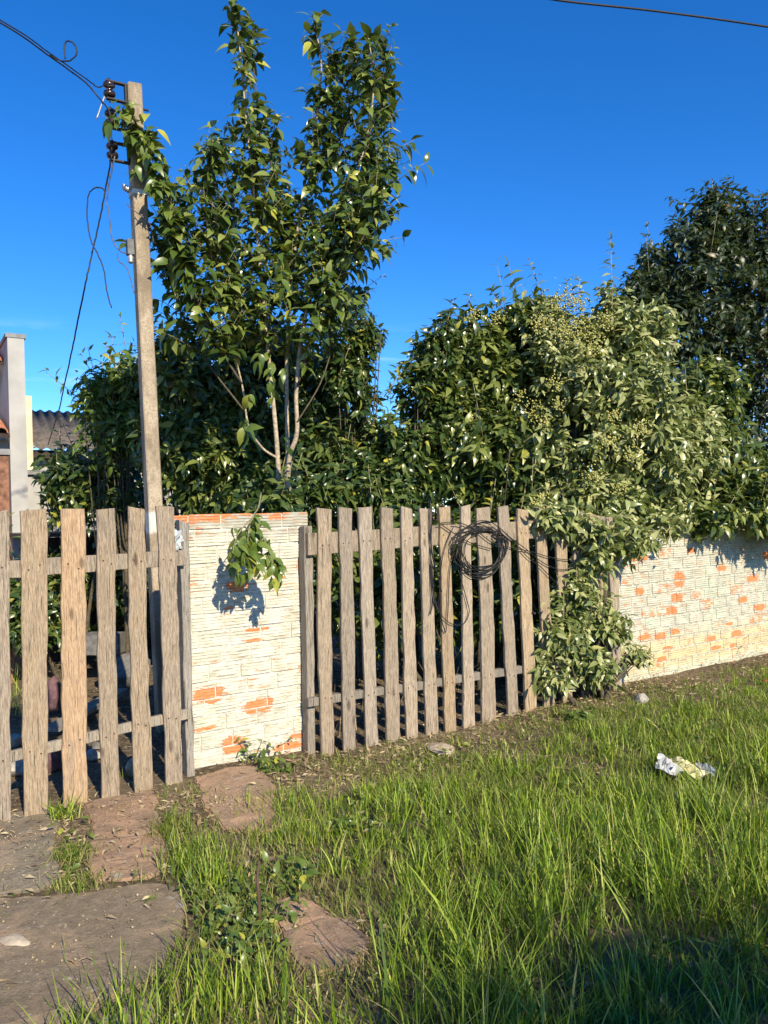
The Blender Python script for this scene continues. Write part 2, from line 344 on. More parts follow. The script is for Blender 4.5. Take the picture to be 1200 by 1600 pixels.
# ------------------------------------------------------------ pavement slabs
def slab_mat(name, base, dust, amt):
    m, t, b = newmat(name); ge = nd(t, 'NewGeometry'); v = ge.outputs['Position']
    a = noise(t, v, 3.1, 7, 0.62, None, 0.6); f = noise(t, v, 22, 8, 0.7); h = noise(t, v, 110, 5, 0.7); l = noise(t, v, 9, 6, 0.65, None, 0.3)
    c = mixc(t, step(t, f, 0.35, 0.68), tuple(x * 0.72 for x in base), base)
    c = mixc(t, mathn(t, 'MULTIPLY', step(t, a, 0.62 - 0.3 * amt, 0.78 - 0.3 * amt), 0.85), c, dust)
    c = mixc(t, mathn(t, 'MULTIPLY', step(t, l, 0.60, 0.68), 0.6), c, (0.46, 0.41, 0.33))
    d = noise(t, v, 1.7, 6, 0.7, None, 1.2)
    c = mixc(t, mathn(t, 'MULTIPLY', step(t, d, 0.50, 0.60), 0.45), c, tuple(x * 0.5 for x in base))
    sp_ = noise(t, v, 48, 4, 0.6); c = mixc(t, mathn(t, 'MULTIPLY', step(t, sp_, 0.64, 0.70), 0.75), c, (0.50, 0.45, 0.36))
    c = mixc(t, mathn(t, 'MULTIPLY', step(t, h, 0.52, 0.66), 0.6), c, tuple(x * 0.4 for x in base))
    t.links.new(c, b.inputs['Base Color']); bump(t, b, mathn(t, 'SUBTRACT', mathn(t, 'ADD', mathn(t, 'ADD', f, mathn(t, 'MULTIPLY', h, 0.5)), mathn(t, 'MULTIPLY', l, 0.6)), mathn(t, 'MULTIPLY', d, 0.8)), 0.8, 0.010); return m
SLABG = slab_mat('grey_concrete_slab', (0.27, 0.225, 0.16), (0.34, 0.25, 0.165), 0.5)
SLABR = slab_mat('earth_stained_slab', (0.36, 0.245, 0.16), (0.43, 0.27, 0.17), 0.65)
SLABD = slab_mat('mossy_dark_slab', (0.265, 0.205, 0.135), (0.37, 0.26, 0.165), 0.5)
pave = empty('pavement', tuple(on_ground(200, 1400))); tag(pave, 'broken concrete pavement slabs with soil and weeds in the joints', kind='structure')
SLABS = []
def slab(poly, mat, top=0.025, lab=None, seed=0):
    r = random.Random(seed); pts = []
    P = [on_ground(x, y) for x, y in poly]
    for i in range(len(P)):
        a = P[i]; b = P[(i + 1) % len(P)]; n = max(2, int(np.linalg.norm(b - a) / 0.05))
        for k in range(n):
            p = a + (b - a) * k / n
            if k: p = p + np.array([r.uniform(-.02, .02), r.uniform(-.012, .012), 0])
            pts.append(p)
    SLABS.append(np.array(pts)[:, :2])
    bm = bmesh.new(); o = np.array(pave.location)
    vs = [bm.verts.new((p[0] - o[0], p[1] - o[1], float(g(p[0], p[1])) + top + r.uniform(-.003, .003) - o[2])) for p in pts]
    f = bm.faces.new(vs)
    if f.normal.z < 0: f.normal_flip()
    ex = bmesh.ops.extrude_face_region(bm, geom=[f])
    for v in ex['geom']:
        if isinstance(v, bmesh.types.BMVert): v.co.z -= 0.09
    bmesh.ops.recalc_face_normals(bm, faces=bm.faces)
    top_e = [e for e in bm.edges if all(v in vs for v in e.verts)]
    bmesh.ops.bevel(bm, geom=top_e, offset=0.008, segments=2, affect='EDGES')
    bmesh.ops.triangulate(bm, faces=[f for f in bm.faces if len(f.verts) > 4])
    m = bpy.data.meshes.new('slab'); bm.to_mesh(m); bm.free(); m.materials.append(mat)
    ob = link(bpy.data.objects.new('slab', m), pave)
    if lab: ob['label'] = lab
slab([(-260, 1262), (60, 1272), (92, 1285), (86, 1330), (98, 1372), (60, 1392), (-40, 1400), (-300, 1400)], SLABG, 0.012, 'grey worn slab at the left edge', 1)
slab([(128, 1258), (240, 1240), (252, 1290), (262, 1352), (232, 1372), (148, 1380), (130, 1350), (142, 1300)], SLABR, 0.010, 'reddish earth-stained slab below the fence', 2)
slab([(-320, 1415), (60, 1402), (250, 1382), (282, 1395), (286, 1440), (262, 1500), (215, 1540), (150, 1572), (60, 1612), (-330, 1660)], SLABD, 0.012, 'large dark slab in the lower left corner', 3)
slab([(305, 1222), (352, 1208), (404, 1204), (424, 1222), (430, 1262), (440, 1296), (400, 1306), (352, 1298), (318, 1262)], SLABR, 0.014, 'reddish slab before the narrow wall', 4)
slab([(420, 1412), (455, 1400), (505, 1416), (560, 1446), (578, 1470), (560, 1500), (500, 1516), (462, 1500), (440, 1460)], SLABR, 0.016, 'tilted slab among the grass', 5)
slab([(-300, 1672), (60, 1625), (150, 1590), (230, 1556), (260, 1590), (240, 1680), (100, 1760), (-320, 1780)], SLABG, 0.015, None, 6)
def in_poly(px, py, poly):
    r = np.zeros(len(px), bool); n = len(poly); j = n - 1
    for i in range(n):
        xi, yi = poly[i]; xj, yj = poly[j]
        c = ((yi > py) != (yj > py)) & (px < (xj - xi) * (py - yi) / (yj - yi + 1e-12) + xi); r ^= c; j = i
    return r
def on_slab(px, py):
    r = np.zeros(len(px), bool)
    for s in SLABS: r |= in_poly(px, py, s)
    return r
def to_px(p):
    d = p - EYE; z = d[..., 1]
    return 600 + FPX * (d @ RGT) / z, 800 - FPX * (d @ UPV) / z

# ------------------------------------------------------------ brick walls
def brick_mesh(seed):
    r = random.Random(seed); lx, hz, dp = 0.19, 0.09, 0.10
    prof = []; nr = 5; 
    for i in range(nr):
        z0 = -hz / 2 + hz * i / nr; z1 = -hz / 2 + hz * (i + 1) / nr
        prof += [(z0 + 0.0035, 0.0), (z1 - 0.0035, 0.0)]
        if i < nr - 1: prof += [(z1 - 0.0015, 0.0045), (z1 + 0.0015, 0.0045)]
    cols = [-lx / 2, -lx / 6, lx / 6, lx / 2]; V = []; F = []
    for (z, y) in prof:
        for k, x in enumerate(cols):
            e = 0.003 if k in (0, 3) else 0
            V.append((x + (r.uniform(-.002, .002) if k in (0, 3) else 0), y + e + r.uniform(-.0012, .0012), z + r.uniform(-.0008, .0008)))
    n = len(prof)
    for i in range(n - 1):
        for k in range(3): F.append((i * 4 + k, i * 4 + k + 1, (i + 1) * 4 + k + 1, (i + 1) * 4 + k))
    b = len(V)
    for z in (prof[0][0], prof[-1][0]):
        for x in (cols[0], cols[-1]): V.append((x, dp, z))
    F.append((0, b, b + 1, 3, 2, 1)); tp = (n - 1) * 4
    F.append((tp, tp + 1, tp + 2, tp + 3, b + 3, b + 2))
    F.append(tuple([i * 4 for i in range(n)]) + (b + 2, b)); F.append((b + 1, b + 3) + tuple([i * 4 + 3 for i in range(n - 1, -1, -1)]))
    F.append((b, b + 2, b + 3, b + 1))
    m = bpy.data.meshes.new('brick'); m.from_pydata(V, [], F); m.update(); return m
BM = [brick_mesh(i) for i in range(5)]
def brick_wall(u0, u1, v, rows, mat, mortar, label, seed, ztop_var=0.0, base=-0.08):
    root = empty('brick_wall', tuple(uv(u0, v)), ANG); tag(root, label, 'wall')
    L = u1 - u0; r = random.Random(seed); pitch = 0.1; Lp = 0.2
    mv, mf = box_v(0.004, L - 0.004, 0.0085, 0.094, base, base + rows * pitch - 0.012)
    mesh('mortar', mv, mf, mortar, root, local=True)
    ms = []
    for m in BM:
        m2 = m.copy(); m2.materials.append(mat); ms.append(m2)
    for j in range(rows):
        x = -(0.1 if j % 2 else 0.0) - 0.03 * (j % 3)
        z = base + pitch * j + pitch / 2
        while x < L - 0.02:
            a = max(0, x); b2 = min(L, x + Lp - 0.009)
            if b2 - a > 0.03:
                o = bpy.data.objects.new('brick', r.choice(ms)); link(o, root)
                o.location = ((a + b2) / 2, r.uniform(-.003, .002), z + r.uniform(-.0025, .0025)); o.scale = ((b2 - a) / 0.19, 1, 1.02)
                o.rotation_euler = (r.uniform(-.012, .012), r.uniform(-.008, .008), r.uniform(-.008, .008))
            x += Lp
    return root
WV = -0.13
def pt(x, y, w_, h_):
    u, z = on_front(x, y, WV); u1, _ = on_front(x + w_ / 2, y, WV); _, z1 = on_front(x, y + h_ / 2, WV)
    return (u, z, max(abs(u1 - u), .01), max(abs(z1 - z), .01))
mid_p = [pt(326, 1086, 46, 24), pt(405, 1103, 46, 22), pt(366, 1163, 34, 26), pt(372, 916, 38, 18), pt(438, 901, 16, 8), pt(452, 1167, 44, 14), pt(466, 1148, 26, 12), pt(468, 881, 9, 24), pt(311, 829, 14, 9), pt(322, 1138, 36, 5), pt(400, 984, 34, 6), pt(396, 1001, 28, 5), pt(357, 950, 16, 4), pt(471, 1044, 10, 10), pt(348, 798, 90, 10)]
MIDW = wall_mat('peeling_white_paint', mid_p, (0.57, 0.54, 0.46), 0.35, 0.30, 0.0, 1.475, 0.95)
rw = [(998, 872, 34, 16), (1062, 905, 20, 28), (999, 924, 16, 14), (1058, 934, 20, 16), (1050, 955, 18, 18), (1127, 886, 16, 14), (1176, 904, 18, 10), (1160, 937, 16, 11), (1188, 949, 8, 10), (1032, 995, 18, 16), (1007, 996, 22, 9), (1055, 987, 16, 10), (1043, 1014, 18, 10), (1110, 998, 18, 10), (1151, 991, 18, 14), (1119, 1012, 16, 8), (1146, 1010, 12, 12), (1034, 1030, 18, 10), (1187, 949, 20, 12), (1085, 840, 12, 10), (1080, 860, 14, 10), (1188, 950, 10, 10), (1140, 975, 12, 6), (1196, 868, 10, 14), (1240, 900, 24, 12), (1260, 960, 20, 12)]
RW = wall_mat('faded_white_green_paint', [pt(q[0], q[1], q[2] * .85, q[3] * .8) for q in rw], (0.50, 0.485, 0.41), 0.8, 0.7, 0.75, None, 1.0, 3.4)
MORT = plain('painted_mortar', (0.49, 0.46, 0.39), 0.95, 0.25, 60)  # darker than the paint, standing in for shade in the recessed joints
MORT2 = plain('green_grey_mortar', (0.40, 0.385, 0.31), 0.95, 0.4, 50)  # joint shade put into the mortar colour, as frontal sun casts little
um0 = on_front(274, 1000, WV)[0]; um1 = on_front(486, 1000, WV)[0]
brick_wall(um0, um1, WV, 16, MIDW, MORT, 'narrow white painted brick wall between the two picket fences', 3)
ur0 = on_front(955, 1000, WV)[0]
brick_wall(ur0, ur0 + 3.95, WV, 14, RW, MORT2, 'long peeling brick wall under the overhanging shrubs at the right', 5)

# ------------------------------------------------------------ picket fences
def plank(name, tl, tr, bl, br, v0, v1, root, mat, u0, seed, split=None, zb=-0.06):
    """upright board: corner pixels tl, tr, bl, br on the plane v1; thickness v0..v1"""
    r = random.Random(seed)
    tl, tr, bl, br = [on_front(q[0], q[1], v1) for q in (tl, tr, bl, br)]
    n = 12; V = []; F = []; ch = 0.003
    wob = [r.uniform(-.005, .005) for _ in range(n + 1)]; wob2 = [r.uniform(-.005, .005) for _ in range(n + 1)]; cut = r.uniform(-.008, .008)
    tw = r.uniform(-.006, .006); bow = r.uniform(-.012, .012)
    for i in range(n + 1):
        t = i / n; zl = bl[1] + (tl[1] - bl[1]) * t; zr = br[1] + (tr[1] - br[1]) * t
        if i == 0: zl = zr = zb
        a = bl[0] + (tl[0] - bl[0]) * t + wob[i] + bow * math.sin(math.pi * t); b = br[0] + (tr[0] - br[0]) * t + wob2[i] + bow * math.sin(math.pi * t)
        s = tw * (t - 0.5); yf, yb = -v1, -v0
        ring = [(a + ch, yf - s, zl), (b - ch, yf + s, zr), (b, yf + s + ch, zr), (b, yb + s - ch, zr), (b - ch, yb + s, zr), (a + ch, yb - s, zl), (a, yb - s - ch, zl), (a, yf - s + ch, zl)]
        if i == n: ring = [(x, y, z + r.uniform(-.005, .004) + cut * (1 if x > (a + b) / 2 else -1)) for x, y, z in ring]
        V += [(x - u0, y, z) for x, y, z in ring]
    for i in range(n):
        for k in range(8):
            k2 = (k + 1) % 8; F.append((i * 8 + k, i * 8 + k2, (i + 1) * 8 + k2, (i + 1) * 8 + k))
    F.append(tuple(range(8))[::-1]); F.append(tuple(n * 8 + k for k in range(8)))
    return mesh(name, V, F, mat, root, local=True)
def rail(root, u0, pts, h, v0, v1, mat, seed, name='rail'):
    """pts: (u, z of the top) left and right"""
    r = random.Random(seed); n = 10; V = []; F = []
    (ua, za), (ub, zb) = pts
    for i in range(n + 1):
        t = i / n; u = ua + (ub - ua) * t - u0; zt = za + (zb - za) * t + r.uniform(-.003, .003); zl = zt - h + r.uniform(-.003, .003); c = 0.003
        V += [(u, -v1, zl + c), (u, -v1, zt - c), (u, -v1 + c, zt), (u, -v0 - c, zt), (u, -v0, zt - c), (u, -v0, zl + c), (u, -v0 - c, zl), (u, -v1 + c, zl)]
    for i in range(n):
        for k in range(8):
            k2 = (k + 1) % 8; F.append((i * 8 + k, (i + 1) * 8 + k, (i + 1) * 8 + k2, i * 8 + k2))
    F.append(tuple(range(8))); F.append(tuple(n * 8 + k for k in range(8))[::-1])
    return mesh(name, V, F, mat, root, local=True)
PV0, PV1 = 0.0, 0.024
lf0 = on_front(0, 1280, PV1)[0]
lf = empty('picket_fence', tuple(uv(lf0, 0)), ANG)
tag(lf, 'weathered wide-board picket fence at the left, before the concrete pole', 'fence', 'weathered wooden picket fences')
LP = [((-130, -92), 806, (-130, -91), 1330), ((-78, -40), 803, (-77, -38), 1312), ((-25, 13), 801, (-22, 16), 1292), ((33, 73), 797, (36, 75), 1270), ((95, 133), 796, (98, 136), 1253), ((152, 181), 795, (159, 187), 1248), ((199, 226), 794, (211, 239), 1234), ((245, 272), 792, (259, 285), 1224)]
for i, (a, ya, b, yb) in enumerate(LP):
    o = plank('picket', (a[0], ya), (a[1], ya - 1), (b[0], yb), (b[1], yb - 3), PV0, PV1, lf, WOODW if i == 4 else WOOD, lf0, 20 + i)
    if i == 4: o['label'] = 'picket stained orange-brown'
def front_rail(root, u00, x0, yt0, x1, yt1, hpx, v, thick, seed, mat=WOOD):
    a = on_front(x0, yt0, v); b = on_front(x1, yt1, v); a2 = on_front(x0, yt0 + hpx, v)
    rail(root, u00, (a, b), a[1] - a2[1], v - thick, v, mat, seed)
front_rail(lf, lf0, -160, 887, 289, 859, 29, -0.001, 0.035, 1)
front_rail(lf, lf0, -160, 1218, 296, 1107, 18, -0.001, 0.03, 2, WOODG)
plank('post', (281, 815), (296, 815), (293, 1208), (305, 1206), -0.115, -0.038, lf, WOODG, lf0, 60)
rf0 = on_front(480, 1175, PV1)[0]
rf = empty('picket_fence', tuple(uv(rf0, 0)), ANG)
tag(rf, 'long narrow-board picket fence with a black cable coil, right of the narrow wall', 'fence', 'weathered wooden picket fences')
RP = [(497, 519, 795, 503, 523, 1174), (530, 550, 794, 537, 557, 1171), (561, 581, 793, 573, 592, 1168), (595, 614, 794, 604, 625, 1158), (627, 644, 793, 635, 654, 1150), (656, 675, 794, 667, 685, 1142), (687, 704, 792, 696, 713, 1138), (721, 735, 791, 725, 742, 1127), (745, 765, 793, 754, 775, 1122), (779, 795, 792, 795, 812, 1118), (809, 825, 796, 822, 840, 1113), (836, 852, 793, 852, 867, 1106), (866, 884, 800, 881, 895, 1099), (895, 911, 802, 911, 925, 1090), (922, 937, 804, 936, 953, 1082)]
for i, (a, b, ya, c, d, yb) in enumerate(RP):
    plank('picket', (a, ya), (b, ya - random.Random(i).choice((0, 1, -1))), (c, yb), (d, yb - 2), PV0, PV1, rf, WOOD, rf0, 80 + i)
front_rail(rf, rf0, 481, 833, 962, 806, 34, -0.001, 0.035, 4)
front_rail(rf, rf0, 482, 1092, 962, 1018, 14, -0.001, 0.045, 5, WOODG)
plank('post', (475, 822), (487, 822), (481, 1186), (493, 1184), -0.115, -0.038, rf, WOODG, rf0, 61)
plank('post', (949, 812), (963, 812), (959, 1079), (972, 1077), -0.115, 0.02, rf, WOOD, rf0, 62)

def nails(root, pk, u0, rails, seed):
    r = random.Random(seed); V = []; F = []
    for (a, b, ya, c, d, yb) in pk:
        for (xa, yra, xb, yrb, off) in rails:
            t = ((a + b) / 2 - xa) / (xb - xa); yy = yra + (yrb - yra) * t + off; k = (yy - ya) / (yb - ya)
            for f in (.28, .72):
                u, z = on_front(a + (c - a) * k + f * (b - a), yy + r.uniform(-5, 5), PV1)
                v, fc = lathe([(0.0045, 0.0), (0.0045, .006)], 0, 0, 6)
                F += [tuple(i + len(V) for i in q) for q in fc]; V += [(x + u - u0, -PV1 - .003 + w_, y + z) for x, y, w_ in v]
    mesh('nails', V, F, plain('rusty_nail', (0.06, 0.035, 0.025), .8), root, local=True)['kind'] = 'stuff'

# ------------------------------------------------------------ concrete pole with insulators
PD = 5.4
def pole_mat():
    m, t, b = newmat('weathered_concrete'); tc = nd(t, 'TexCoord'); v = tc.outputs['Object']
    a = noise(t, v, 6, 7, 0.65, (1, 1, .35)); f = noise(t, v, 90, 5, 0.7); s = nd(t, 'SeparateXYZ'); t.links.new(v, s.inputs[0])
    c = mixc(t, step(t, a, 0.38, 0.62), (0.20, 0.155, 0.105), (0.42, 0.34, 0.24)); c = mixc(t, mathn(t, 'MULTIPLY', step(t, f, 0.48, 0.64), 0.7), c, (0.17, 0.135, 0.10))
    zz = mathn(t, 'ADD', s.outputs[2], mathn(t, 'MULTIPLY', a, 0.08))
    band = mathn(t, 'MULTIPLY', step(t, zz, 1.42, 1.45), step(t, zz, 1.60, 1.57)); c = mixc(t, mathn(t, 'MULTIPLY', band, 0.7), c, (0.66, 0.63, 0.56))
    t.links.new(c, b.inputs['Base Color']); bump(t, b, mathn(t, 'ADD', a, f), 0.5, 0.006); return m
ptop = at(208, 135, PD); pbase = at(257, 1130, PD); pbase[2] = 0
axis_ = (ptop - pbase); plen = np.linalg.norm(axis_)
pole = empty('concrete_pole', tuple(pbase)); 
pz_ = Vector(axis_ / plen); px_ = Vector(T) - pz_ * Vector(T).dot(pz_); px_.normalize(); py_ = pz_.cross(px_)
PM = Matrix((px_, py_, pz_)).transposed(); pole.rotation_euler = PM.to_euler()
tag(pole, 'leaning square concrete utility pole with stacked insulators behind the left fence', 'pole')
hw, hd = 0.050, 0.052; V = []; F = []; n = 14; ch = 0.007; r = random.Random(3)
for i in range(n + 1):
    z = -0.4 + (plen + 0.4) * i / n; k = 1.03 - 0.06 * i / n; a, b = hw * k, hd * k
    V += [(x + r.uniform(-.0015, .0015), y + r.uniform(-.0015, .0015), z + (r.uniform(-.012, .01) if i == n else 0)) for x, y in [(-a + ch, -b), (a - ch, -b), (a, -b + ch), (a, b - ch), (a - ch, b), (-a + ch, b), (-a, b - ch), (-a, -b + ch)]]
for i in range(n):
    for k in range(8): F.append((i * 8 + k, i * 8 + (k + 1) % 8, (i + 1) * 8 + (k + 1) % 8, (i + 1) * 8 + k))
F.append(tuple(range(8))[::-1]); F.append(tuple(n * 8 + k for k in range(8)))
mesh('shaft', V, F, pole_mat(), pole, local=True)
def lathe(prof, cx, cy, seg=14):
    V = []; F = []
    for (rr, z) in prof:
        for s in range(seg): q = 2 * math.pi * s / seg; V.append((cx + rr * math.cos(q), cy + rr * math.sin(q), z))
    for i in range(len(prof) - 1):
        for s in range(seg): F.append((i * seg + s, i * seg + (s + 1) % seg, (i + 1) * seg + (s + 1) % seg, (i + 1) * seg + s))
    F.append(tuple(range(seg))[::-1]); F.append(tuple((len(prof) - 1) * seg + s for s in range(seg))); return V, F
nails(lf, [(a[0], a[1], ya, b[0], b[1], yb) for a, ya, b, yb in LP], lf0, [(-160, 887, 289, 859, 14), (-160, 1218, 296, 1107, 9)], 1)
nails(rf, RP, rf0, [(481, 833, 962, 806, 16), (482, 1092, 962, 1018, 7)], 2)
INS = []
def pole_local(x, y):                  # pixel -> distance along the pole and offset along its left/right axis
    p = at(x, y, PD) - pbase; return float(np.dot(p, np.array(px_))), float(np.dot(p, np.array(pz_)))
for (x, y) in ((166, 152), (170, 196), (175, 246)):
    lx, lz = pole_local(x, y); lx = -0.165; h = 0.062
    V = []; F = []
    for seg in ((-hw + .002, lx - 0.02, lz + h), (-hw + .002, lx - 0.02, lz - h)):
        bv, bf = box_v(min(seg[:2]), max(seg[:2]), -0.016, 0.016, seg[2] - 0.005, seg[2] + 0.005); F += [tuple(i + len(V) for i in f) for f in bf]; V += bv
    bv, bf = box_v(-hw - 0.012, -hw - .001, -0.018, 0.018, lz - h - .004, lz + h + .004); F += [tuple(i + len(V) for i in f) for f in bf]; V += bv
    br_ = mesh('insulator_bracket', V, F, IRON, pole, local=True)
    V, F = lathe([(0.007, -h - .022), (0.007, -h - .006)], lx, 0, 8); V2, F2 = lathe([(0.007, h + .006), (0.010, h + .016)], lx, 0, 8)
    mesh('bolt', V, F, IRON, br_, local=True); mesh('bolt', V2, F2, IRON, br_, local=True)
    V, F = lathe([(0.020, -.052), (0.036, -.047), (0.041, -.032), (0.038, -.016), (0.022, -.008), (0.019, 0), (0.022, .008), (0.038, .016), (0.041, .032), (0.036, .047), (0.020, .052)], lx, 0)
    V = [(a, b, c + lz) for a, b, c in V]; mesh('insulator', V, F, PORC, br_, True, local=True)
    for v_ in br_.children: pass
    INS.append(Vector(pbase) + PM @ Vector((lx, -0.03, lz)))
for br_ in [o for o in pole.children if o.name.startswith('insulator_bracket')]:
    for ch_ in br_.children:
        if ch_.name.startswith('bolt'):
            zc = sum(v.co.z for v in br_.data.vertices) / len(br_.data.vertices)
            for v in ch_.data.vertices: v.co.z += zc
_, lz = pole_local(218, 304); bv, bf = box_v(-hw - .004, hw + .004, -hd - .004, hd + .004, lz - .016, lz + .016); mesh('strap', bv, bf, WHITEP, pole, local=True)
V, F = lathe([(0.016, -.03), (0.026, -.024), (0.018, -.012), (0.027, -.004), (0.018, .008), (0.027, .016), (0.016, .03)], 0, 0, 12)
V = [(-hw - .040 + c * 0.75, a - .02, lz + 0.02 + b - .35 * c) for a, b, c in V]; mesh('clamp_insulator', V, F, METAL, pole, True, local=True)
_, lz = pole_local(200, 392); bv, bf = box_v(-hw - .05, -hw - .004, -.028, .022, lz - .045, lz + .06); jb = mesh('junction_box', bv, bf, plain('grey_box', (0.12, 0.12, 0.12), 0.6), pole, local=True)
V, F = lathe([(0.012, -.06), (0.022, -.05), (0.014, -.035), (0.022, -.02), (0.014, -.01), (0.014, .0)], -hw - .028, -.01, 12); mesh('cable_gland', [(a, b, c + lz - .045) for a, b, c in V], F, METAL, jb, True, local=True)
_, lz = pole_local(208, 163); V, F = tube_v([(hw - .01, 0, lz - .02), (hw + .05, 0, lz - .022)], 0.008, 0.008, 8); mesh('through_bolt', V, F, IRON, pole, local=True)

def cable(name, strands, mat, label, cat='cable', group=None, base=None):
    if len(strands) == 1:
        pts, rr = strands[0]; P = smooth_path(pts, 8); V, F = tube_v(P, rr, rr, 6); o = mesh(name, V, F, mat, None, True)
        tag(o, label, cat, group); return o
    b = np.array(strands[0][0][0]); root = empty(name, tuple(b)); tag(root, label, cat, group)
    for pts, rr in strands:
        P = smooth_path(pts, 8); P = [q + rng.normal(size=3) * .0011 for q in P]; V, F = tube_v(P, rr, rr, 6); mesh('strand', V, F, mat, root, True)
    return root
A = np.array
i0, i1, i2 = [A(v) for v in INS]
c1 = [at(-260, -110, 4.2), at(0, 35, 4.7), at(80, 90, 5.05), at(130, 126, 5.25), at(152, 150, PD - .09), i1 + A((-.03, -.02, .06)), i1 + A((0, -.03, 0)), i1 + A((.0, -.02, -.09)), i2 + A((0, -.03, .06)), i2 + A((.0, -.03, -.03))]
c2 = [at(-260, -112, 4.2), at(0, 31, 4.7), at(82, 86, 5.05), at(136, 124, 5.27), at(152, 136, PD - .06), i0 + A((-.03, -.03, .0)), i0 + A((.035, -.02, .0))]
c3 = [at(78, 86, 5.05), at(92, 94, 5.05), at(108, 95, 5.05), at(119, 86, 5.05), at(118, 72, 5.05), at(108, 64, 5.05), at(101, 70, 5.05), at(102, 92, 5.05)]
cable('service_cable', [(c1, .0052), (c2, .0042), (c3, .0052)], BLACKC, 'twisted black service cable with a small loop running off the upper left')
cable('tie_wire', [([at(171, 131, PD - .1), at(160, 160, PD - .1), at(151, 186, PD - .1)], .006)], METAL, 'pale straight wire end sticking across the top insulator', 'wire')
cable('tie_wire', [([at(170, 180, PD - .1), at(166, 190, PD - .1), at(165, 202, PD - .1)], .005)], METAL, 'short pale wire end on the middle insulator', 'wire')
d1 = [i2 + A((0, -.03, -.05)), at(166, 290, PD - .05), at(163, 308, PD - .05), at(152, 360, PD), at(143, 400, PD), at(132, 450, PD), at(118, 520, PD + .4), at(104, 585, PD + 1.2), at(92, 640, PD + 2.2), at(75, 695, PD + 3.4)]
d2 = [at(164, 300, PD - .05), at(160, 294, PD - .05), at(148, 294, PD - .05), at(138, 306, PD - .05), at(136, 335, PD - .05), at(141, 372, PD - .05), at(152, 396, PD - .05), at(162, 420, PD - .05), at(167, 455, PD - .05), at(174, 481, PD - .05)]
cable('dangling_cable', [(d1, .0058), (d2, .0048)], BLACKC, 'black cable dangling in a loop left of the pole, down to the far roof')
d3 = [i2 + A((.02, -.03, -.06)), at(168, 305, PD - .05), at(171, 340, PD - .05), at(175, 372, PD - .05), at(186, 391, PD - .05), at(198, 396, PD - .06)]
d4 = [at(183, 396, PD - .05), at(186, 408, PD - .05), at(198, 418, PD - .05), at(202, 430, PD - .05), at(210, 458, PD - .05)]
cable('drop_wire', [(d3, .0045), (d4, .0038)], GREYC, 'thin grey wire curving from the lowest insulator to the small box', 'wire')
d5 = [at(198, 318, PD - .08), at(205, 326, PD - .1), at(222, 338, PD - .1), at(235, 352, PD - .06), at(240, 380, PD - .02)]
cable('drop_wire', [(d5, .0035)], GREYC, 'thin wire slanting across the pole below the white band', 'wire')
cable('overhead_wire', [([at(760, -22, 9.0), at(870, 0, 9.2), at(1030, 18, 9.6), at(1200, 42, 10.0), at(1400, 78, 10.6)], .013)], BLACKC, 'single thin overhead wire crossing the upper right corner', 'wire')

# coil of cable hung on the right fence
coil = empty('cable_coil', tuple(uv(*[on_front(755, 850, .06)[0], .06, on_front(755, 850, .06)[1]])))
tag(coil, 'coil of black cable hung on the long picket fence', 'cable')
def fp(x, y, v): u, z = on_front(x, y, v); return uv(u, v, z)
def strand(pts, rr=.0032, vv=.045):
    V, F = tube_v(smooth_path([fp(q[0], q[1], q[2] if len(q) > 2 else vv) for q in pts], 8), rr, rr, 6)
    mesh('strand', V, F, BLACKC, coil, True)
r = random.Random(9)
for k in range(10):
    cx = 753 + r.uniform(-5, 5); cy = 853 + r.uniform(-7, 9); ax = 38 + r.uniform(-8, 9); ay = 36 + r.uniform(-6, 16); tl = r.uniform(-.25, .25)
    pts = []
    for q in range(13):
        a = 2 * math.pi * q / 12 + 0.4; x = ax * math.cos(a); y = ay * math.sin(a) * (1.0 if math.sin(a) > 0 else 0.75)
        pts.append((cx + x + tl * y * .5, cy + y + tl * x * .3, .034 + .02 * ((k * 3) % 10) / 10 + .006 * math.sin(a * 2 + k)))
    strand(pts, .0032)
strand([(709, 822), (697, 850), (690, 880), (687, 920), (686, 950), (694, 983), (697, 985), (700, 950), (703, 890), (712, 850), (718, 826)])
strand([(686, 818), (700, 816), (722, 818), (745, 830), (770, 848), (800, 856), (830, 862), (865, 872), (900, 876)])
strand([(672, 782), (672, 830), (676, 870), (684, 900), (690, 925)], .005)
strand([(674, 880), (678, 930), (684, 955)], .006); strand([(675, 800), (673, 870), (675, 940), (672, 960)], .004)
strand([(716, 890), (730, 940), (733, 958), (724, 975), (706, 975), (690, 962), (682, 945)])
strand([(780, 824), (800, 842), (822, 858), (850, 880), (880, 890), (920, 880)]); strand([(782, 826), (806, 850), (826, 872), (845, 886), (870, 912)])
strand([(690, 820), (712, 835), (735, 848), (768, 858)])

# ------------------------------------------------------------ foliage
def leaf_template(wid=0.46, fold=0.10, curl=0.30, fine=True):
    if fine: rows = [(0.14, 0.62), (0.36, 1.0), (0.62, 0.82), (0.84, 0.36)]
    else: rows = [(0.40, 1.0)]
    V = [(0, 0, 0)]; F = []
    for (t, k) in rows:
        h = wid / 2 * k; z = -curl * t * t
        V += [(-h, t, z + fold * k), (0, t, z), (h, t, z + fold * k)]
    V.append((0, 1, -curl)); e = len(V) - 1
    F += [(0, 2, 1), (0, 3, 2)]
    for i in range(len(rows) - 1):
        a = 1 + i * 3; F += [(a, a + 1, a + 4, a + 3), (a + 1, a + 2, a + 5, a + 4)]
    a = 1 + (len(rows) - 1) * 3; F += [(a, a + 1, e), (a + 1, a + 2, e)]
    return np.array(V, float), F
LT_B, LF_B = leaf_template(0.52, 0.06, 0.55)
LT_N, LF_N = leaf_template(0.42, 0.05, 0.50)
LT_C, LF_C = leaf_template(0.46, 0.08, 0.22, False)
def unit(a): return a / (np.linalg.norm(a, axis=-1, keepdims=True) + 1e-9)
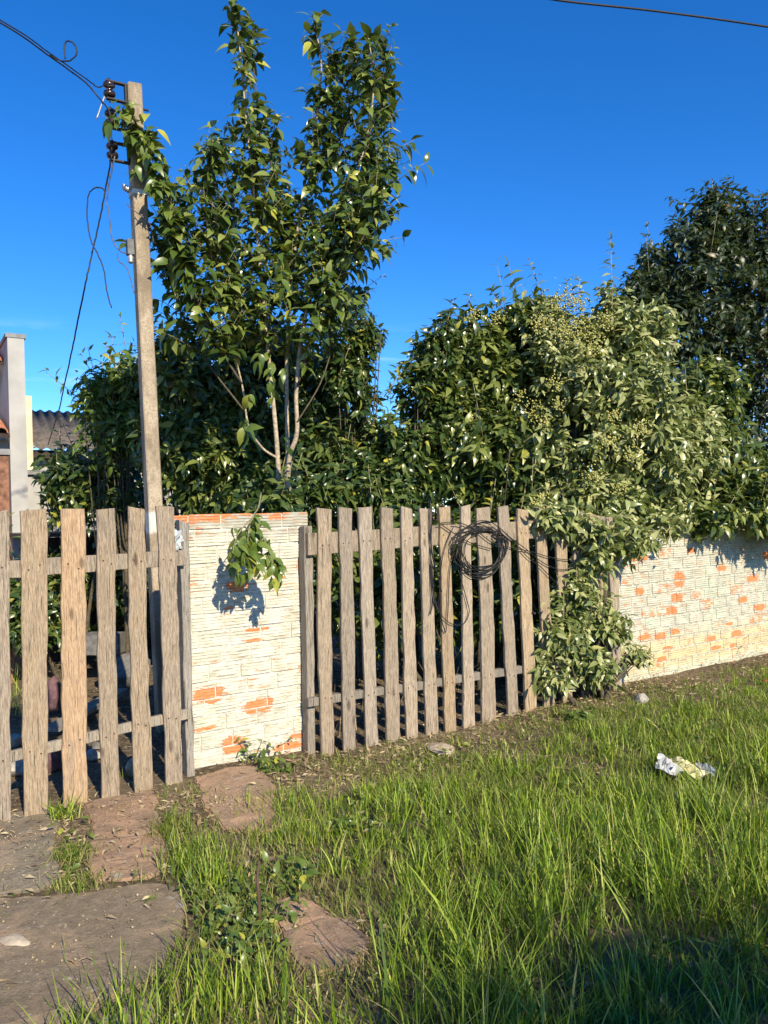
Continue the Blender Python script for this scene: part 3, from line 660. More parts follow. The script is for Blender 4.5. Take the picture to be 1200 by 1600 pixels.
UPZ = np.array([0, 0, 1.0]); SUNV = -np.array(LIGHT)
def leaf_mats(pos, ax, nrm, size):
    ax = unit(ax); nrm = unit(nrm - ax * np.sum(nrm * ax, -1, keepdims=True)); side = np.cross(ax, nrm)
    m = np.zeros((len(pos), 4, 4)); m[:, :3, 0] = side * size[:, None]; m[:, :3, 1] = ax * size[:, None]; m[:, :3, 2] = nrm * size[:, None]
    m[:, :3, 3] = pos; m[:, 3, 3] = 1; return m
def sprigs(base, direc, length, npair, leaf, droop=0.25, spread=0.9, bend=-0.15, jit=0.35, upn=1.0):
    """vectorised shoots: leaves in opposite pairs; returns leaf matrices and stem curves"""
    n = len(base); direc = unit(direc); length = np.broadcast_to(length, (n,)).astype(float); leaf = np.broadcast_to(leaf, (n,)).astype(float)
    a = unit(np.cross(direc, UPZ + 0.01 * rng.normal(size=(n, 3)))); b = np.cross(direc, a); tw = rng.uniform(0, 6.28, n)
    out_p = []; out_a = []; out_n = []; out_s = []
    for k in range(npair):
        t = (k + 0.6) / npair
        p = base + direc * (length * t)[:, None] + UPZ * (bend * length * t * t)[:, None]
        d = unit(direc + UPZ * (2 * bend * t))
        for s in (0, math.pi):
            q = tw + k * 1.57 + s + rng.normal(size=n) * 0.3
            radial = a * np.cos(q)[:, None] + b * np.sin(q)[:, None]
            ax = d * (0.35 + 0.5 * (t > 0.85)) + radial * spread + rng.normal(size=(n, 3)) * jit * 0.6; ax[:, 2] -= droop
            out_p.append(p + rng.normal(size=(n, 3)) * leaf[:, None] * .08); out_a.append(ax); out_n.append(UPZ * upn * .8 + SUNV * .65 + d * 0.25 + rng.normal(size=(n, 3)) * jit * 1.2)
            out_s.append(leaf * rng.uniform(0.45, 1.28, n) * (0.75 if t > 0.9 else 1.0))
    return leaf_mats(np.concatenate(out_p), np.concatenate(out_a), np.concatenate(out_n), np.concatenate(out_s))
def sprig_stems(base, direc, length, bend, r0=.0035):
    V = []; F = []
    direc = unit(np.asarray(direc))
    for i in range(len(base)):
        l = length[i] if np.ndim(length) else length
        P = [base[i] + direc[i] * l * t + UPZ * bend * l * t * t for t in (0, .5, 1)]
        v, f = tube_v(P, r0, r0 * .5, 4, len(V)); V += v; F += f
    return V, F
def vnoise(p, f, s=0.0):
    return (np.sin(p[:, 0] * f + s) * np.cos(p[:, 1] * f * 1.13 + 1.7 * s) + np.sin(p[:, 2] * f * 1.21 + 2.3 * s + p[:, 0] * f * .6) * np.cos(p[:, 1] * f * .83 - s)) * 0.5
def shell_points(n, center, radii, shell=0.45, zmin=0.05, rough=0.22):
    d = unit(rng.normal(size=(n, 3))); rr = rng.uniform(shell, 1.0, n) ** 0.7
    k = 1 + rough * vnoise(d * 3.0, 1.6, center[0] * 3) + rough * 0.6 * vnoise(d * 7, 1.3, center[1])
    p = center + d * radii * (rr * k)[:, None]; ok = p[:, 2] > zmin
    return p[ok], d[ok]
def split_leaves(root, mats, tv, tf, mat, n_single, crown='crown', seed=0):
    """nearest n_single leaves become objects of their own, the rest one part"""
    if n_single:
        dist = np.linalg.norm(mats[:, :3, 3] - EYE, axis=1); idx = np.argsort(dist); a, b = idx[:n_single], idx[n_single:]
        lm = bpy.data.meshes.new('leaf'); lm.from_pydata(tv.tolist(), [], tf); lm.materials.append(mat); lm.polygons.foreach_set('use_smooth', [True] * len(lm.polygons))
        inv = Matrix.Translation(-root.location)
        for i in a:
            o = bpy.data.objects.new('leaf', lm); link(o, root); o.matrix_local = inv @ Matrix(mats[i].tolist())
        mats = mats[b]
    if len(mats):
        o = tile_mesh(crown, tv, tf, mats, mat, root)
        if n_single: o['kind'] = 'stuff'
    return root
def stems_part(root, name, lines, mat, sides=7):
    V = []; F = []
    for pts, r0, r1 in lines:
        v, f = tube_v(smooth_path(pts, 5), r0, r1, sides, len(V)); V += v; F += f
    return mesh(name, V, F, mat, root, True)

# --- the young broad-leaved tree behind the narrow wall
TD = 5.75
tb = at(440, 830, TD); tb[2] = 0
tree = empty('young_tree', tuple(tb)); tag(tree, 'tall young broad-leaved tree with pale forked stems behind the narrow wall', 'tree')
def stemline(px, r0, r1): return ([at(x, y, TD + d) for x, y, d in px], r0, r1)
b0 = [(437, 1110, 0), (437, 800, 0)]
stems = [
 stemline(b0 + [(434, 716, -.02), (428, 640, .0), (420, 560, .05), (408, 440, .05), (398, 320, .0), (386, 200, -.05), (376, 90, -.1), (368, 18, -.1)], .022, .004),
 stemline([(447, 1110, .1), (447, 800, .1), (449, 700, .1), (448, 560, .15), (456, 430, .2), (474, 300, .2), (494, 190, .15), (502, 100, .1), (490, 34, .1)], .020, .004),
 stemline([(452, 1110, -.05), (450, 800, -.05), (452, 718, -.05), (464, 676, -.08), (463, 610, -.1), (474, 510, -.1), (500, 420, -.1), (540, 320, -.1), (572, 220, -.12), (584, 130, -.15), (576, 60, -.15)], .022, .004),
 stemline([(434, 716, -.02), (410, 700, -.06), (388, 664, -.1), (378, 600, -.12), (352, 500, -.15), (330, 400, -.15), (322, 310, -.15), (342, 228, -.15)], .013, .004),
 stemline([(420, 560, .05), (380, 470, .2), (350, 380, .3), (340, 300, .3), (345, 225, .3)], .011, .004),
 stemline([(378, 600, -.12), (330, 520, -.25), (292, 420, -.35), (268, 320, -.42), (246, 262, -.46), (226, 212, -.48), (204, 182, -.50)], .012, .004),
 stemline([(380, 640, -.1), (320, 560, -.1), (276, 470, -.12), (256, 380, -.15), (262, 300, -.2)], .010, .004),
 stemline([(463, 610, -.1), (490, 520, -.2), (520, 450, -.25), (556, 390, -.3), (590, 330, -.3), (612, 290, -.3)], .010, .004),
 stemline([(540, 320, -.1), (566, 260, .1), (590, 180, .15), (600, 100, .15), (598, 66, .15)], .008, .003),
 stemline([(398, 320, 0), (404, 220, .1), (398, 120, .15), (386, 50, .1)], .008, .003),
 stemline([(456, 430, .2), (430, 330, .25), (424, 240, .25), (430, 190, .25)], .009, .003),
 stemline([(474, 300, .2), (512, 220, .2), (526, 140, .15), (522, 84, .15)], .008, .003),
 stemline([(474, 300, .2), (524, 230, .15), (548, 160, .12), (556, 100, .1), (548, 66, .1)], .008, .003),
 stemline([(500, 420, -.1), (560, 340, .1), (596, 260, .15), (612, 200, .1), (606, 130, .1)], .008, .003),
 stemline([(464, 660, -.1), (500, 600, -.05), (520, 540, .1), (540, 470, .1)], .009, .003)]
stems_part(tree, 'trunk', [s for s in stems[:3]], BARK, 9)
for s in stems[3:]: stems_part(tree, 'branch', [(s[0], s[1] * .75, .003)], BARK if s is stems[3] else TWIGD, 7)
lb = []; ld = []; ll = []; lsz = []
STEM_LEN = []
for si, (pts, r0, r1) in enumerate(stems):
    P = np.array(smooth_path(pts, 14)); seg = np.linalg.norm(np.diff(P, axis=0), axis=1); cum = np.concatenate([[0], np.cumsum(seg)])
    px, py = to_px(P)
    npos = int(cum[-1] / 0.0185)
    for k in range(npos):
        s = rng.uniform(0.02, 1) * cum[-1]; i = min(np.searchsorted(cum, s), len(P) - 1); p = P[i]; y = py[i]
        if si < 3 and y > 560 and rng.random() < 0.92: continue
        if y > 570 or (y > 500 and rng.random() < .5): continue
        if y < 330 and rng.random() < .52: continue
        if y >= 330 and rng.random() < .05: continue
        t = P[min(i + 1, len(P) - 1)] - P[max(i - 1, 0)]; t = t / (np.linalg.norm(t) + 1e-9)
        full = np.clip((y - 20) / 330, 0.06, 1.0) if si not in (5,) else 0.22
        if y < 240: full = max(full * .8, .30 if px[i] > 470 else .2)
        L_ = (0.05 + 0.44 * full * rng.uniform(.3, 1)) * (0.8 if si == 5 else 1)
        rd = rng.normal(size=3); rd -= t * np.dot(rd, t); rd /= np.linalg.norm(rd)
        d = rd * 0.75 + t * 0.7 + UPZ * 0.35
        lb.append(p); ld.append(d); ll.append(L_)
lb = np.array(lb); ld = np.array(ld); ll = np.array(ll)
small = ll < 0.22
M1 = sprigs(lb[small], ld[small], ll[small], 3, 0.105, 0.2, 0.9, -0.1, 0.4)
M2 = sprigs(lb[~small], ld[~small], ll[~small], 5, 0.105, 0.22, 0.9, -0.2, 0.45)
tips = np.array([s[0][-1] for s in stems]); tdir = np.array([s[0][-1] - s[0][-2] for s in stems])
M3 = sprigs(tips - unit(tdir) * .10, tdir, .14, 4, .105, .2, .8, 0, .35)
mats = np.concatenate([M1, M2, M3])
V, F = sprig_stems(lb, ld, ll, -.2, .003); mesh('twigs', V, F, TWIG, tree, True)['kind'] = 'stuff'
split_leaves(tree, mats, LT_B, LF_B, LEAF1, 300)
# bright young leaves in front of the forks and on the arching shoot
sp_b = []; 
Y = []
for (x, y, d) in [(500, 345, 0), (545, 365, 0), (405, 545, -.2), (415, 575, -.2), (428, 560, -.22), (432, 605, -.2), (380, 650, -.15), (448, 575, -.2), (388, 610, -.2), (470, 560, -.2), (375, 660, -.2), (440, 390, -.4), (442, 415, -.4), (446, 440, -.42)]:
    Y.append(at(x, y, TD + d - .1))
Y = np.array(Y)
Mb = sprigs(Y, np.tile([0, -.3, -1.0], (len(Y), 1)) + rng.normal(size=(len(Y), 3)) * .3, 0.12, 2, 0.105, 0.5, 0.7, 0, .35)
arch = np.array(smooth_path(stems[5][0], 10)); ax_, ay_ = to_px(arch)
sel = arch[(ay_ < 430)]; sel = sel + rng.normal(size=(len(sel), 3)) * .04
Ma = sprigs(sel, np.tile([-.3, -.4, -.3], (len(sel), 1)) + rng.normal(size=(len(sel), 3)) * .5, 0.12, 2, 0.10, 0.45, 0.8, 0, .35)
split_leaves(tree, np.concatenate([Mb, Ma]), LT_B, LF_B, LEAFN, 0, 'young_leaves')

# --- branch hanging over the narrow wall
hb = fp(400, 792, -.05); hang = empty('hanging_branch', tuple(hb)); tag(hang, 'leafy green branch hanging down the front of the narrow wall', 'branch')
hl = [([fp(408, 770, -.3), fp(404, 792, -.06), fp(396, 806, .1), fp(388, 832, .16), fp(388, 866, .18), fp(398, 890, .19)], .006, .003), ([fp(396, 806, .1), fp(412, 840, .18), fp(424, 872, .2), fp(430, 900, .2)], .004, .002), ([fp(396, 806, .1), fp(372, 835, .16), fp(364, 862, .17), fp(368, 884, .17)], .004, .002)]
stems_part(hang, 'stem', hl, TWIG, 6)
bs = []
for pts, a_, b_ in hl:
    P = np.array(smooth_path(pts, 9)); P = P[P[:, 2] < 1.5]; bs.append(P)
bs = np.concatenate(bs); bs = np.repeat(bs, 1, axis=0) + rng.normal(size=(len(bs), 3)) * .02
Mh = sprigs(bs, np.tile([0.1, -.1, -1.0], (len(bs), 1)) + rng.normal(size=(len(bs), 3)) * .5, .05, 1, .080, .55, .8, 0, .35)
split_leaves(hang, Mh, LT_B, LF_B, LEAFN, 250)

# --- shrubs: ellipsoid clumps given by the pixel of their middle, their distance and radii
def shrub(name, label, cat, clumps, nspr, leaf, mat, single=0, tmpl=(LT_N, LF_N), npair=5, slen=0.3, droop=.25, group=None, trunk=True, shell=.25, bend=-.15, extra=None, zmin=.05, rough=.22, shoots=24, inside=True):
    cen = [(at(x, y, d), np.array(rad_)) for (x, y, d, rad_) in clumps]
    b = np.mean([c[0] for c in cen], 0); b[2] = 0;
    b = b - N * max(0, np.dot(b - O, N) + .7) if inside else b; root = empty(name, tuple(b)); tag(root, label, cat, group)
    vol = np.array([(r_[0] * r_[1] + r_[1] * r_[2] + r_[0] * r_[2]) for _, r_ in cen]); vol = vol / vol.sum(); nspr = int(nspr * 1.25)
    B = []; D = []
    for (c, r_), w_ in zip(cen, vol):
        p, d = shell_points(int(nspr * w_), c, r_, shell, zmin, rough); B.append(p); D.append(d)
    B = np.concatenate(B); D = np.concatenate(D)
    keep = vnoise(B, 5.2, len(B) * .37) + .6 * vnoise(B, 11.0, 1.9) > -.22
    B = B[keep]; D = D[keep]
    dirs = D * 0.7 + UPZ * 0.55 + rng.normal(size=B.shape) * 0.45
    ln = slen * rng.uniform(.5, 1.3, len(B))
    mats = sprigs(B - unit(dirs) * (ln * .6)[:, None], dirs, ln, npair, leaf, droop, .9, bend, .62)
    top = np.where(D[:, 2] > .35)[0]
    if len(top) and shoots:
        q = rng.choice(top, min(shoots, len(top)), replace=False); sd_ = D[q] * .5 + UPZ + rng.normal(size=(len(q), 3)) * .2
        sl_ = rng.uniform(.5, 1.9, len(q)) * slen * 1.3; b_ = B[q] - unit(sd_) * .06
        mats = np.concatenate([mats, sprigs(b_, sd_, sl_, 6, leaf, .15, .7, -.1, .3)])
        V, F = sprig_stems(b_ - unit(sd_) * .12, sd_, sl_ + .1, -.1, .005); mesh('shoots', V, F, TWIG, root, True)['kind'] = 'stuff'
    if extra is not None:
        P, dd, l_, npr, lf_ = extra
        mats = np.concatenate([mats, sprigs(np.array(P), np.array(dd), np.array(l_), npr, lf_, .1, .7, 0, .3)])
        V, F = sprig_stems(np.array(P), np.array(dd), np.array(l_), 0, .006); mesh('shoots', V, F, TWIG, root, True)['kind'] = 'stuff'
    mats = mats[mats[:, 2, 3] > 0.03]
    if trunk:
        lines = []
        for (c, r_) in cen:
            s = b + np.array([rng.uniform(-.12, .12), rng.uniform(-.12, .12), 0]) + (c - b) * np.array([.35, .35, 0])
            if inside: s = s - N * max(0, np.dot(s - O, N) + .6)
            lines.append(([s + A((0, 0, -.05)), s + (c - s) * .45 + A((rng.uniform(-.06, .06), 0, 0)), c + UPZ * r_[2] * .6 - (N * max(0, np.dot(c - O, N) + .3) if inside else 0)], .028, .006))
            for q in range(3):
                e = c + rng.normal(size=3) * r_ * .45; e[2] = max(e[2], c[2]); e = e - N * max(0, np.dot(e - O, N) + .3) if inside else e; lines.append(([s + (c - s) * .4, (s + c) / 2 + (e - c) * .4, e], .012, .004))
        stems_part(root, 'trunk', lines, TWIGD, 6)
    tv, tf = tmpl
    split_leaves(root, mats, tv, tf, mat, single); return root
GRP = 'shrubs grown wild behind the fence'
shrub('leafy_shrub', 'thin light-leaved shrub left of the pole before the grey roof', 'shrub', [(185, 660, 7.4, (.38, .4, .42)), (150, 610, 7.3, (.22, .25, .20)), (205, 590, 7.4, (.25, .25, .22))], 270, .105, LEAFN, 0, group=GRP, droop=.3)
shrub('leafy_shrub', 'dark bush behind the left fence at the foot of the far houses', 'shrub', [(110, 760, 7.8, (.34, .4, .42)), (180, 770, 7.6, (.42, .4, .45)), (40, 960, 7.0, (.40, .35, .50)), (150, 930, 8.0, (.6, .4, .6))], 800, .115, LEAFD, 0, group=GRP)
shrub('leafy_shrub', 'dense bush between the pole and the young tree', 'shrub', [(285, 680, 6.9, (.36, .45, .60)), (275, 590, 7.0, (.26, .35, .38)), (340, 720, 6.8, (.45, .45, .5)), (330, 620, 7.2, (.42, .4, .5)), (330, 850, 7.0, (.6, .4, .6)), (262, 545, 7.1, (.14, .2, .18))], 1500, .115, LEAFM, 150, group=GRP, droop=.3)
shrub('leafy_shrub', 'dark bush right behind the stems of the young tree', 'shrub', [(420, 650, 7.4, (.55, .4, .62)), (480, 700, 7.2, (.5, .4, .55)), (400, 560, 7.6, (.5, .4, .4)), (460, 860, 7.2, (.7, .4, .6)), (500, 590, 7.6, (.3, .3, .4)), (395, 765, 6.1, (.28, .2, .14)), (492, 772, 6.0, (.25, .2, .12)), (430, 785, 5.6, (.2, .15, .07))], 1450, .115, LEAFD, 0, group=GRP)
shrub('leafy_shrub', 'narrow upright shrub with one shoot, right of the young tree', 'shrub', [(540, 610, 7.0, (.26, .3, .62)), (556, 540, 7.0, (.17, .2, .32)), (572, 515, 7.0, (.13, .16, .18)), (550, 720, 6.9, (.42, .35, .5)), (600, 760, 6.8, (.35, .3, .35))], 900, .095, LEAFD, 100, group=GRP, slen=.2, rough=.12,
      extra=([at(566, 520, 7.0), at(600, 620, 6.8)], [(.05, 0, 1), (.3, 0, .4)], [.34, .3], 8, .085))
shrub('leafy_shrub', 'leaning pointed shrub at the gap of sky over the long fence', 'shrub', [(650, 640, 7.0, (.28, .3, .45)), (676, 560, 7.0, (.19, .22, .34)), (690, 518, 7.0, (.12, .15, .16)), (640, 720, 6.9, (.40, .35, .5)), (625, 690, 7.0, (.24, .3, .36)), (600, 740, 7.2, (.35, .3, .5))], 950, .095, LEAFD, 100, group=GRP, slen=.2, rough=.12)
shrub('leafy_shrub', 'broad shrub with glossy mid-green leaves above the middle of the long fence', 'shrub', [(770, 600, 7.4, (.5, .45, .68)), (740, 540, 7.4, (.30, .35, .36)), (810, 540, 7.4, (.38, .35, .36)), (780, 720, 7.0, (.6, .45, .5)), (700, 680, 7.1, (.4, .4, .6)), (740, 860, 7.2, (.8, .4, .6)), (850, 580, 7.3, (.3, .35, .5)), (830, 500, 7.4, (.3, .3, .22)), (715, 515, 7.4, (.2, .25, .22))], 2000, .125, LEAFM, 150, group=GRP, droop=.3,
      extra=([at(735, 520, 7.4), at(795, 500, 7.3), at(862, 500, 7.2), at(880, 520, 7.2)], [(.0, 0, 1), (-.45, 0, .9), (-.35, 0, 1.0), (.1, 0, 1)], [.36, .34, .62, .5], 13, .09))
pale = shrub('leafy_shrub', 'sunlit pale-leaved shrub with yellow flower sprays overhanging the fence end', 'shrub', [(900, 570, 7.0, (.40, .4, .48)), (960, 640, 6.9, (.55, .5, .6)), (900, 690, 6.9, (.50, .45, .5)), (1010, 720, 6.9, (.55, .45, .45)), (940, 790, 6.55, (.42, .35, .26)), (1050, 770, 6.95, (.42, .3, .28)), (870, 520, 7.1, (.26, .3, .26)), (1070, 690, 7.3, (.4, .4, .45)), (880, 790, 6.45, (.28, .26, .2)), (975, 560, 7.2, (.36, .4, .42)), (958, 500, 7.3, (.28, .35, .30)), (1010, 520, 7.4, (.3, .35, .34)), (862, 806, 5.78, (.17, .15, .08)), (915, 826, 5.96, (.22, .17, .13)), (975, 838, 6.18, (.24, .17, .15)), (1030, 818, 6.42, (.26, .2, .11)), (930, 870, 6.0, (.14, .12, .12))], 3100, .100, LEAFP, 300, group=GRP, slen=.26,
      extra=([at(958, 520, 7.0), at(915, 520, 7.0), at(1000, 560, 7.1)], [(.0, 0, 1), (-.1, 0, 1), (.2, 0, 1)], [.92, .52, .4], 20, .095))
shrub('leafy_shrub', 'green shrub reaching over the long brick wall in front of the dark tree', 'shrub', [(1110, 700, 7.6, (.45, .4, .5)), (1150, 770, 7.5, (.5, .4, .28)), (1100, 620, 7.9, (.4, .4, .4)), (1190, 790, 7.7, (.4, .35, .2)), (1240, 760, 8.0, (.5, .4, .4)), (1165, 808, 7.1, (.36, .22, .13)), (1215, 825, 7.35, (.25, .2, .16)), (1105, 805, 6.95, (.25, .2, .09))], 1600, .115, LEAFM, 100, group=GRP)
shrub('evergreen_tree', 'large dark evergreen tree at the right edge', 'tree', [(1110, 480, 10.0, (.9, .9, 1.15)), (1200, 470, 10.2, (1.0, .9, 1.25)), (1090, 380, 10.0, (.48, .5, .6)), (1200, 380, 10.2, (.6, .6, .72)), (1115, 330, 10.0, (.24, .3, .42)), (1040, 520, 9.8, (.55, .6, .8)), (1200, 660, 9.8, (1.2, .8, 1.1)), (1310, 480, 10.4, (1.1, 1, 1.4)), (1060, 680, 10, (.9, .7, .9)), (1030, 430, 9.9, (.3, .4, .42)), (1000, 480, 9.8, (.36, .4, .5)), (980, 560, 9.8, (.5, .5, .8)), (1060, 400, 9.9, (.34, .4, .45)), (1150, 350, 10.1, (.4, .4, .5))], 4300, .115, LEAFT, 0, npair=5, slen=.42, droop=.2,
      extra=([at(1113, 345, 10.0), at(1200, 350, 10.1)], [(.03, 0, 1), (.1, 0, 1)], [.55, .4], 10, .09))
shrub('leafy_shrub', 'pale shrub growing through the end of the long picket fence', 'shrub', [(900, 930, 5.98, (.20, .17, .17)), (880, 985, 5.86, (.22, .17, .17)), (935, 980, 6.05, (.24, .17, .20)), (862, 1045, 5.74, (.15, .14, .15)), (925, 1040, 5.95, (.22, .15, .15)), (950, 905, 6.15, (.14, .14, .14)), (990, 1025, 6.25, (.12, .10, .06))], 760, .075, LEAFP, 200, slen=.14, npair=4, inside=False)
shrub('leafy_shrub', 'tall hedge added far behind the fences to keep the foliage gaps dark', 'hedge', [(x, 800 + 30 * math.sin(x), 10.2, (1.0, .6, 1.5)) for x in range(250, 1240, 110)] + [(x, 650, 10.6, (.9, .6, .8)) for x in (300, 420, 700, 800, 900)], 2600, .12, LEAFD, 0, npair=4, slen=.5, tmpl=(LT_C, LF_C))  # backing row added so no sky shows through the dark gaps
# low plants seen between the pickets
shrub('leafy_shrub', 'low shaded undergrowth behind the long picket fence', 'shrub', [(580, 930, 6.0, (.4, .3, .45)), (690, 930, 6.3, (.45, .3, .45)), (800, 920, 6.6, (.45, .3, .5)), (640, 870, 6.2, (.5, .3, .4)), (760, 860, 6.6, (.5, .3, .4)), (900, 900, 7.0, (.5, .3, .5))], 620, .115, LEAFD, 0, npair=4)
# flower sprays of the pale shrub
oc = np.array([(1, 0, 0), (-1, 0, 0), (0, 1, 0), (0, -1, 0), (0, 0, 1), (0, 0, -1)], float); of = [(0, 2, 4), (2, 1, 4), (1, 3, 4), (3, 0, 4), (2, 0, 5), (1, 2, 5), (3, 1, 5), (0, 3, 5)]
for (x, y, d, s) in [(870, 470, 6.75, .14), (905, 510, 6.6, .15), (930, 540, 6.5, .13), (880, 520, 6.6, .13), (845, 505, 6.8, .12), (900, 470, 6.8, .12), (945, 500, 6.7, .12), (812, 618, 6.75, .07), (835, 640, 6.65, .1), (850, 660, 6.6, .09), (872, 632, 6.5, .07), (925, 745, 6.3, .10), (950, 690, 6.2, .10), (990, 710, 6.25, .11), (960, 650, 6.25, .09), (1000, 670, 6.3, .09), (845, 782, 6.1, .08), (832, 790, 6.1, .07), (865, 600, 6.6, .08), (740, 490, 7.0, .08), (775, 500, 7.0, .08), (735, 655, 6.7, .05), (970, 765, 6.25, .07)]:
    c = at(x, y, d); n_ = int(70 * (s / .1) ** 1.5); p = c + rng.normal(size=(n_, 3)) * s * .42 * A((1, .7, 1.0))
    m4 = np.zeros((n_, 4, 4)); sz = rng.uniform(.006, .011, n_)
    for k in range(3): m4[:, k, k] = sz
    m4[:, :3, 3] = p; m4[:, 3, 3] = 1; tile_mesh('flower_spray', oc, of, m4, BERRY, pale)['kind'] = 'stuff'
# tree across the lane behind the viewpoint, whose crown shades the near grass
def shade_pt(gx_, gy_, s): return np.array([gx_, gy_, 0]) - np.array(LIGHT) * s
cs = [shade_pt(.65, 1.68, 7.0), shade_pt(1.15, 1.88, 7.2), shade_pt(2.0, 1.80, 7.0), shade_pt(3.2, 1.6, 7.2)]
st = empty('street_tree', (float(cs[1][0]), float(cs[1][1]), 0)); tag(st, 'leafy street tree across the lane behind the viewpoint, shading the nearest grass', 'tree')
B = []; D = []
for c, rr in zip(cs, [(.45, .6, .30), (.5, .6, .38), (.7, .7, .4), (.8, .8, .5)]):
    p, d = shell_points(170, c, np.array(rr), .1, .3); B.append(p); D.append(d)
B = np.concatenate(B); D = np.concatenate(D); tile_mesh('crown', LT_C, LF_C, sprigs(B, D + UPZ * .4, .3, 5, .11), LEAFM, st)
stems_part(st, 'trunk', [([A((cs[1][0], cs[1][1], -.1)), A((cs[1][0] + .05, cs[1][1], 1.6)), c], .09, .02) for c in cs], BARK, 8)

# ------------------------------------------------------------ far houses at the left
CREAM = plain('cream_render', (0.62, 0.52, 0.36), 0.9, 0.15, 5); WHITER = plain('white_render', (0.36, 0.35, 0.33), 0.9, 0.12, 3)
TILE = plain('clay_roof_tile', (0.42, 0.17, 0.09), 0.9, 0.45, 14); CORR = plain('fibre_cement_sheet', (0.115, 0.095, 0.08), 0.9, 0.3, 8)
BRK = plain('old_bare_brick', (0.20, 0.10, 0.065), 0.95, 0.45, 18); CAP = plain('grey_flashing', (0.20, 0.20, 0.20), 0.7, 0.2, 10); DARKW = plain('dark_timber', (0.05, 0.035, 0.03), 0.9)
hp = at(29, 700, 9.0); hp[2] = 0
hs_ = empty('house', tuple(hp), ANG); tag(hs_, 'white house with clay tile roof and tall firewall at the left edge', 'house')
htop = at(22, 528, 9.0)[2]
def hbox(name, x0, x1, y0, y1, z0, z1, mat, par=hs_): v, f = box_v(x0, x1, y0, y1, z0, z1); return mesh(name, v, f, mat, par, local=True)
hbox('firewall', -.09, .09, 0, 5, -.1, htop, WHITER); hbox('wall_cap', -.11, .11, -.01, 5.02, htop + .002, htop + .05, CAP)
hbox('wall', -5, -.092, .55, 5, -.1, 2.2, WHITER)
low = at(8, 705, 9)[2]; hbox('porch_wall', -2.5, -.092, .16, .3, -.1, low, BRK); hbox('porch_beam', -2.5, -.092, .12, .34, low + .002, low + .14, WHITER)
def barrel(r0=.075, L_=.42, seg=6):
    V = []; F = []
    for (y, rr) in ((0, r0), (L_, r0 * .8)):
        for q in (rr, rr - .014):
            for s in range(seg + 1): a = math.pi * s / seg; V.append((q * math.cos(a), y, q * math.sin(a)))
    n1 = seg + 1
    for s in range(seg):
        F += [(s, s + 1, 2 * n1 + s + 1, 2 * n1 + s), (n1 + s + 1, n1 + s, 3 * n1 + s, 3 * n1 + s + 1), (s + 1, s, n1 + s, n1 + s + 1)]
    m = bpy.data.meshes.new('roof_tile'); m.from_pydata(V, [], F); m.materials.append(TILE); return m
bm_ = barrel()
def roof(z0, y0, depth, slope, cols, rows):
    v, f = box_v(-cols * .16 - .1, -.1, 0, depth, -.05, -.01)
    rt = empty('roof'); rt.parent = hs_; rt.location = (0, y0, z0); rt.rotation_euler = (slope, 0, 0)
    mesh('roof_deck', v, f, DARKW, rt, local=True)
    for i in range(cols):
        for j in range(rows):
            o = bpy.data.objects.new('roof_tile', bm_); link(o, rt); o.location = (-.19 - i * .16, j * .34, .004 + .012 * (j % 2)); o.rotation_euler = (rad(3), random.uniform(-.04, .04), random.uniform(-.03, .03))
roof(at(8, 566, 9.3)[2], .35, 3.2, rad(17), 12, 9); roof(at(8, 680, 9.0)[2], -.12, 1.0, rad(16), 12, 3)
p2 = at(43, 760, 13.0); p2[2] = 0; h2 = empty('house', tuple(p2), ANG); tag(h2, 'small house with a brown corrugated roof beyond the yard', 'house')
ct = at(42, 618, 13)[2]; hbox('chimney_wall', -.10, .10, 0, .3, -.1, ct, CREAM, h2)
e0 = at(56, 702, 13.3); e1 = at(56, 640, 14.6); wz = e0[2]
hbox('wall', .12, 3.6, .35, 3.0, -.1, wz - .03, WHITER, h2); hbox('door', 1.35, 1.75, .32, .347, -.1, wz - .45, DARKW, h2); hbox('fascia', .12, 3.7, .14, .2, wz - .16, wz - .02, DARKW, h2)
nc = 110; V = []; F = []
for i in range(nc + 1):
    x = .12 + 3.6 * i / nc; z = .022 * math.sin(i * 1.257)
    V += [(x, .05, wz + z), (x, 1.75, e1[2] + z), (x, .05, wz + z - .008), (x, 1.75, e1[2] + z - .008)]
for i in range(nc):
    a = i * 4; F += [(a, a + 4, a + 5, a + 1), (a + 2, a + 3, a + 7, a + 6), (a, a + 2, a + 6, a + 4), (a + 1, a + 5, a + 7, a + 3)]
mesh('corrugated_roof', V, F, CORR, h2, True, local=True); hbox('flashing', .06, .13, .04, 1.76, wz - .02, wz - .005, METAL, h2)
fl = [o for o in h2.children if o.name.startswith('flashing')][0]
for v in fl.data.vertices: v.co.z += (v.co.y - .05) / 1.7 * (e1[2] - wz) + (.05 if v.co.z > 0 else 0)
p3 = at(52, 800, 9.6); p3[2] = 0; h3 = empty('boundary_wall', tuple(p3), ANG); tag(h3, 'low white yard wall with grey coping tiles beside the white house', 'wall')
wt = at(50, 742, 9.6)[2]; hbox('wall', -.18, .30, 0, .15, -.1, wt, WHITER, h3); hbox('coping', -.22, .34, -.05, .2, wt + .002, wt + .06, CAP, h3)
hbox('wall_stub', .55, .85, .1, .25, -.1, wt + .05, WHITER, h3)
p4 = at(-6, 800, 7.2); p4[2] = 0; h4 = empty('brick_pillar', tuple(p4), ANG); tag(h4, 'old bare brick pillar at the left edge behind the fence', 'pillar')
hbox('shaft', -.25, .10, -.12, .12, -.1, at(6, 712, 7.2)[2], BRK, h4); hbox('cap', -.27, .12, -.14, .14, at(6, 712, 7.2)[2] + .002, at(6, 706, 7.2)[2] + .02, CAP, h4)

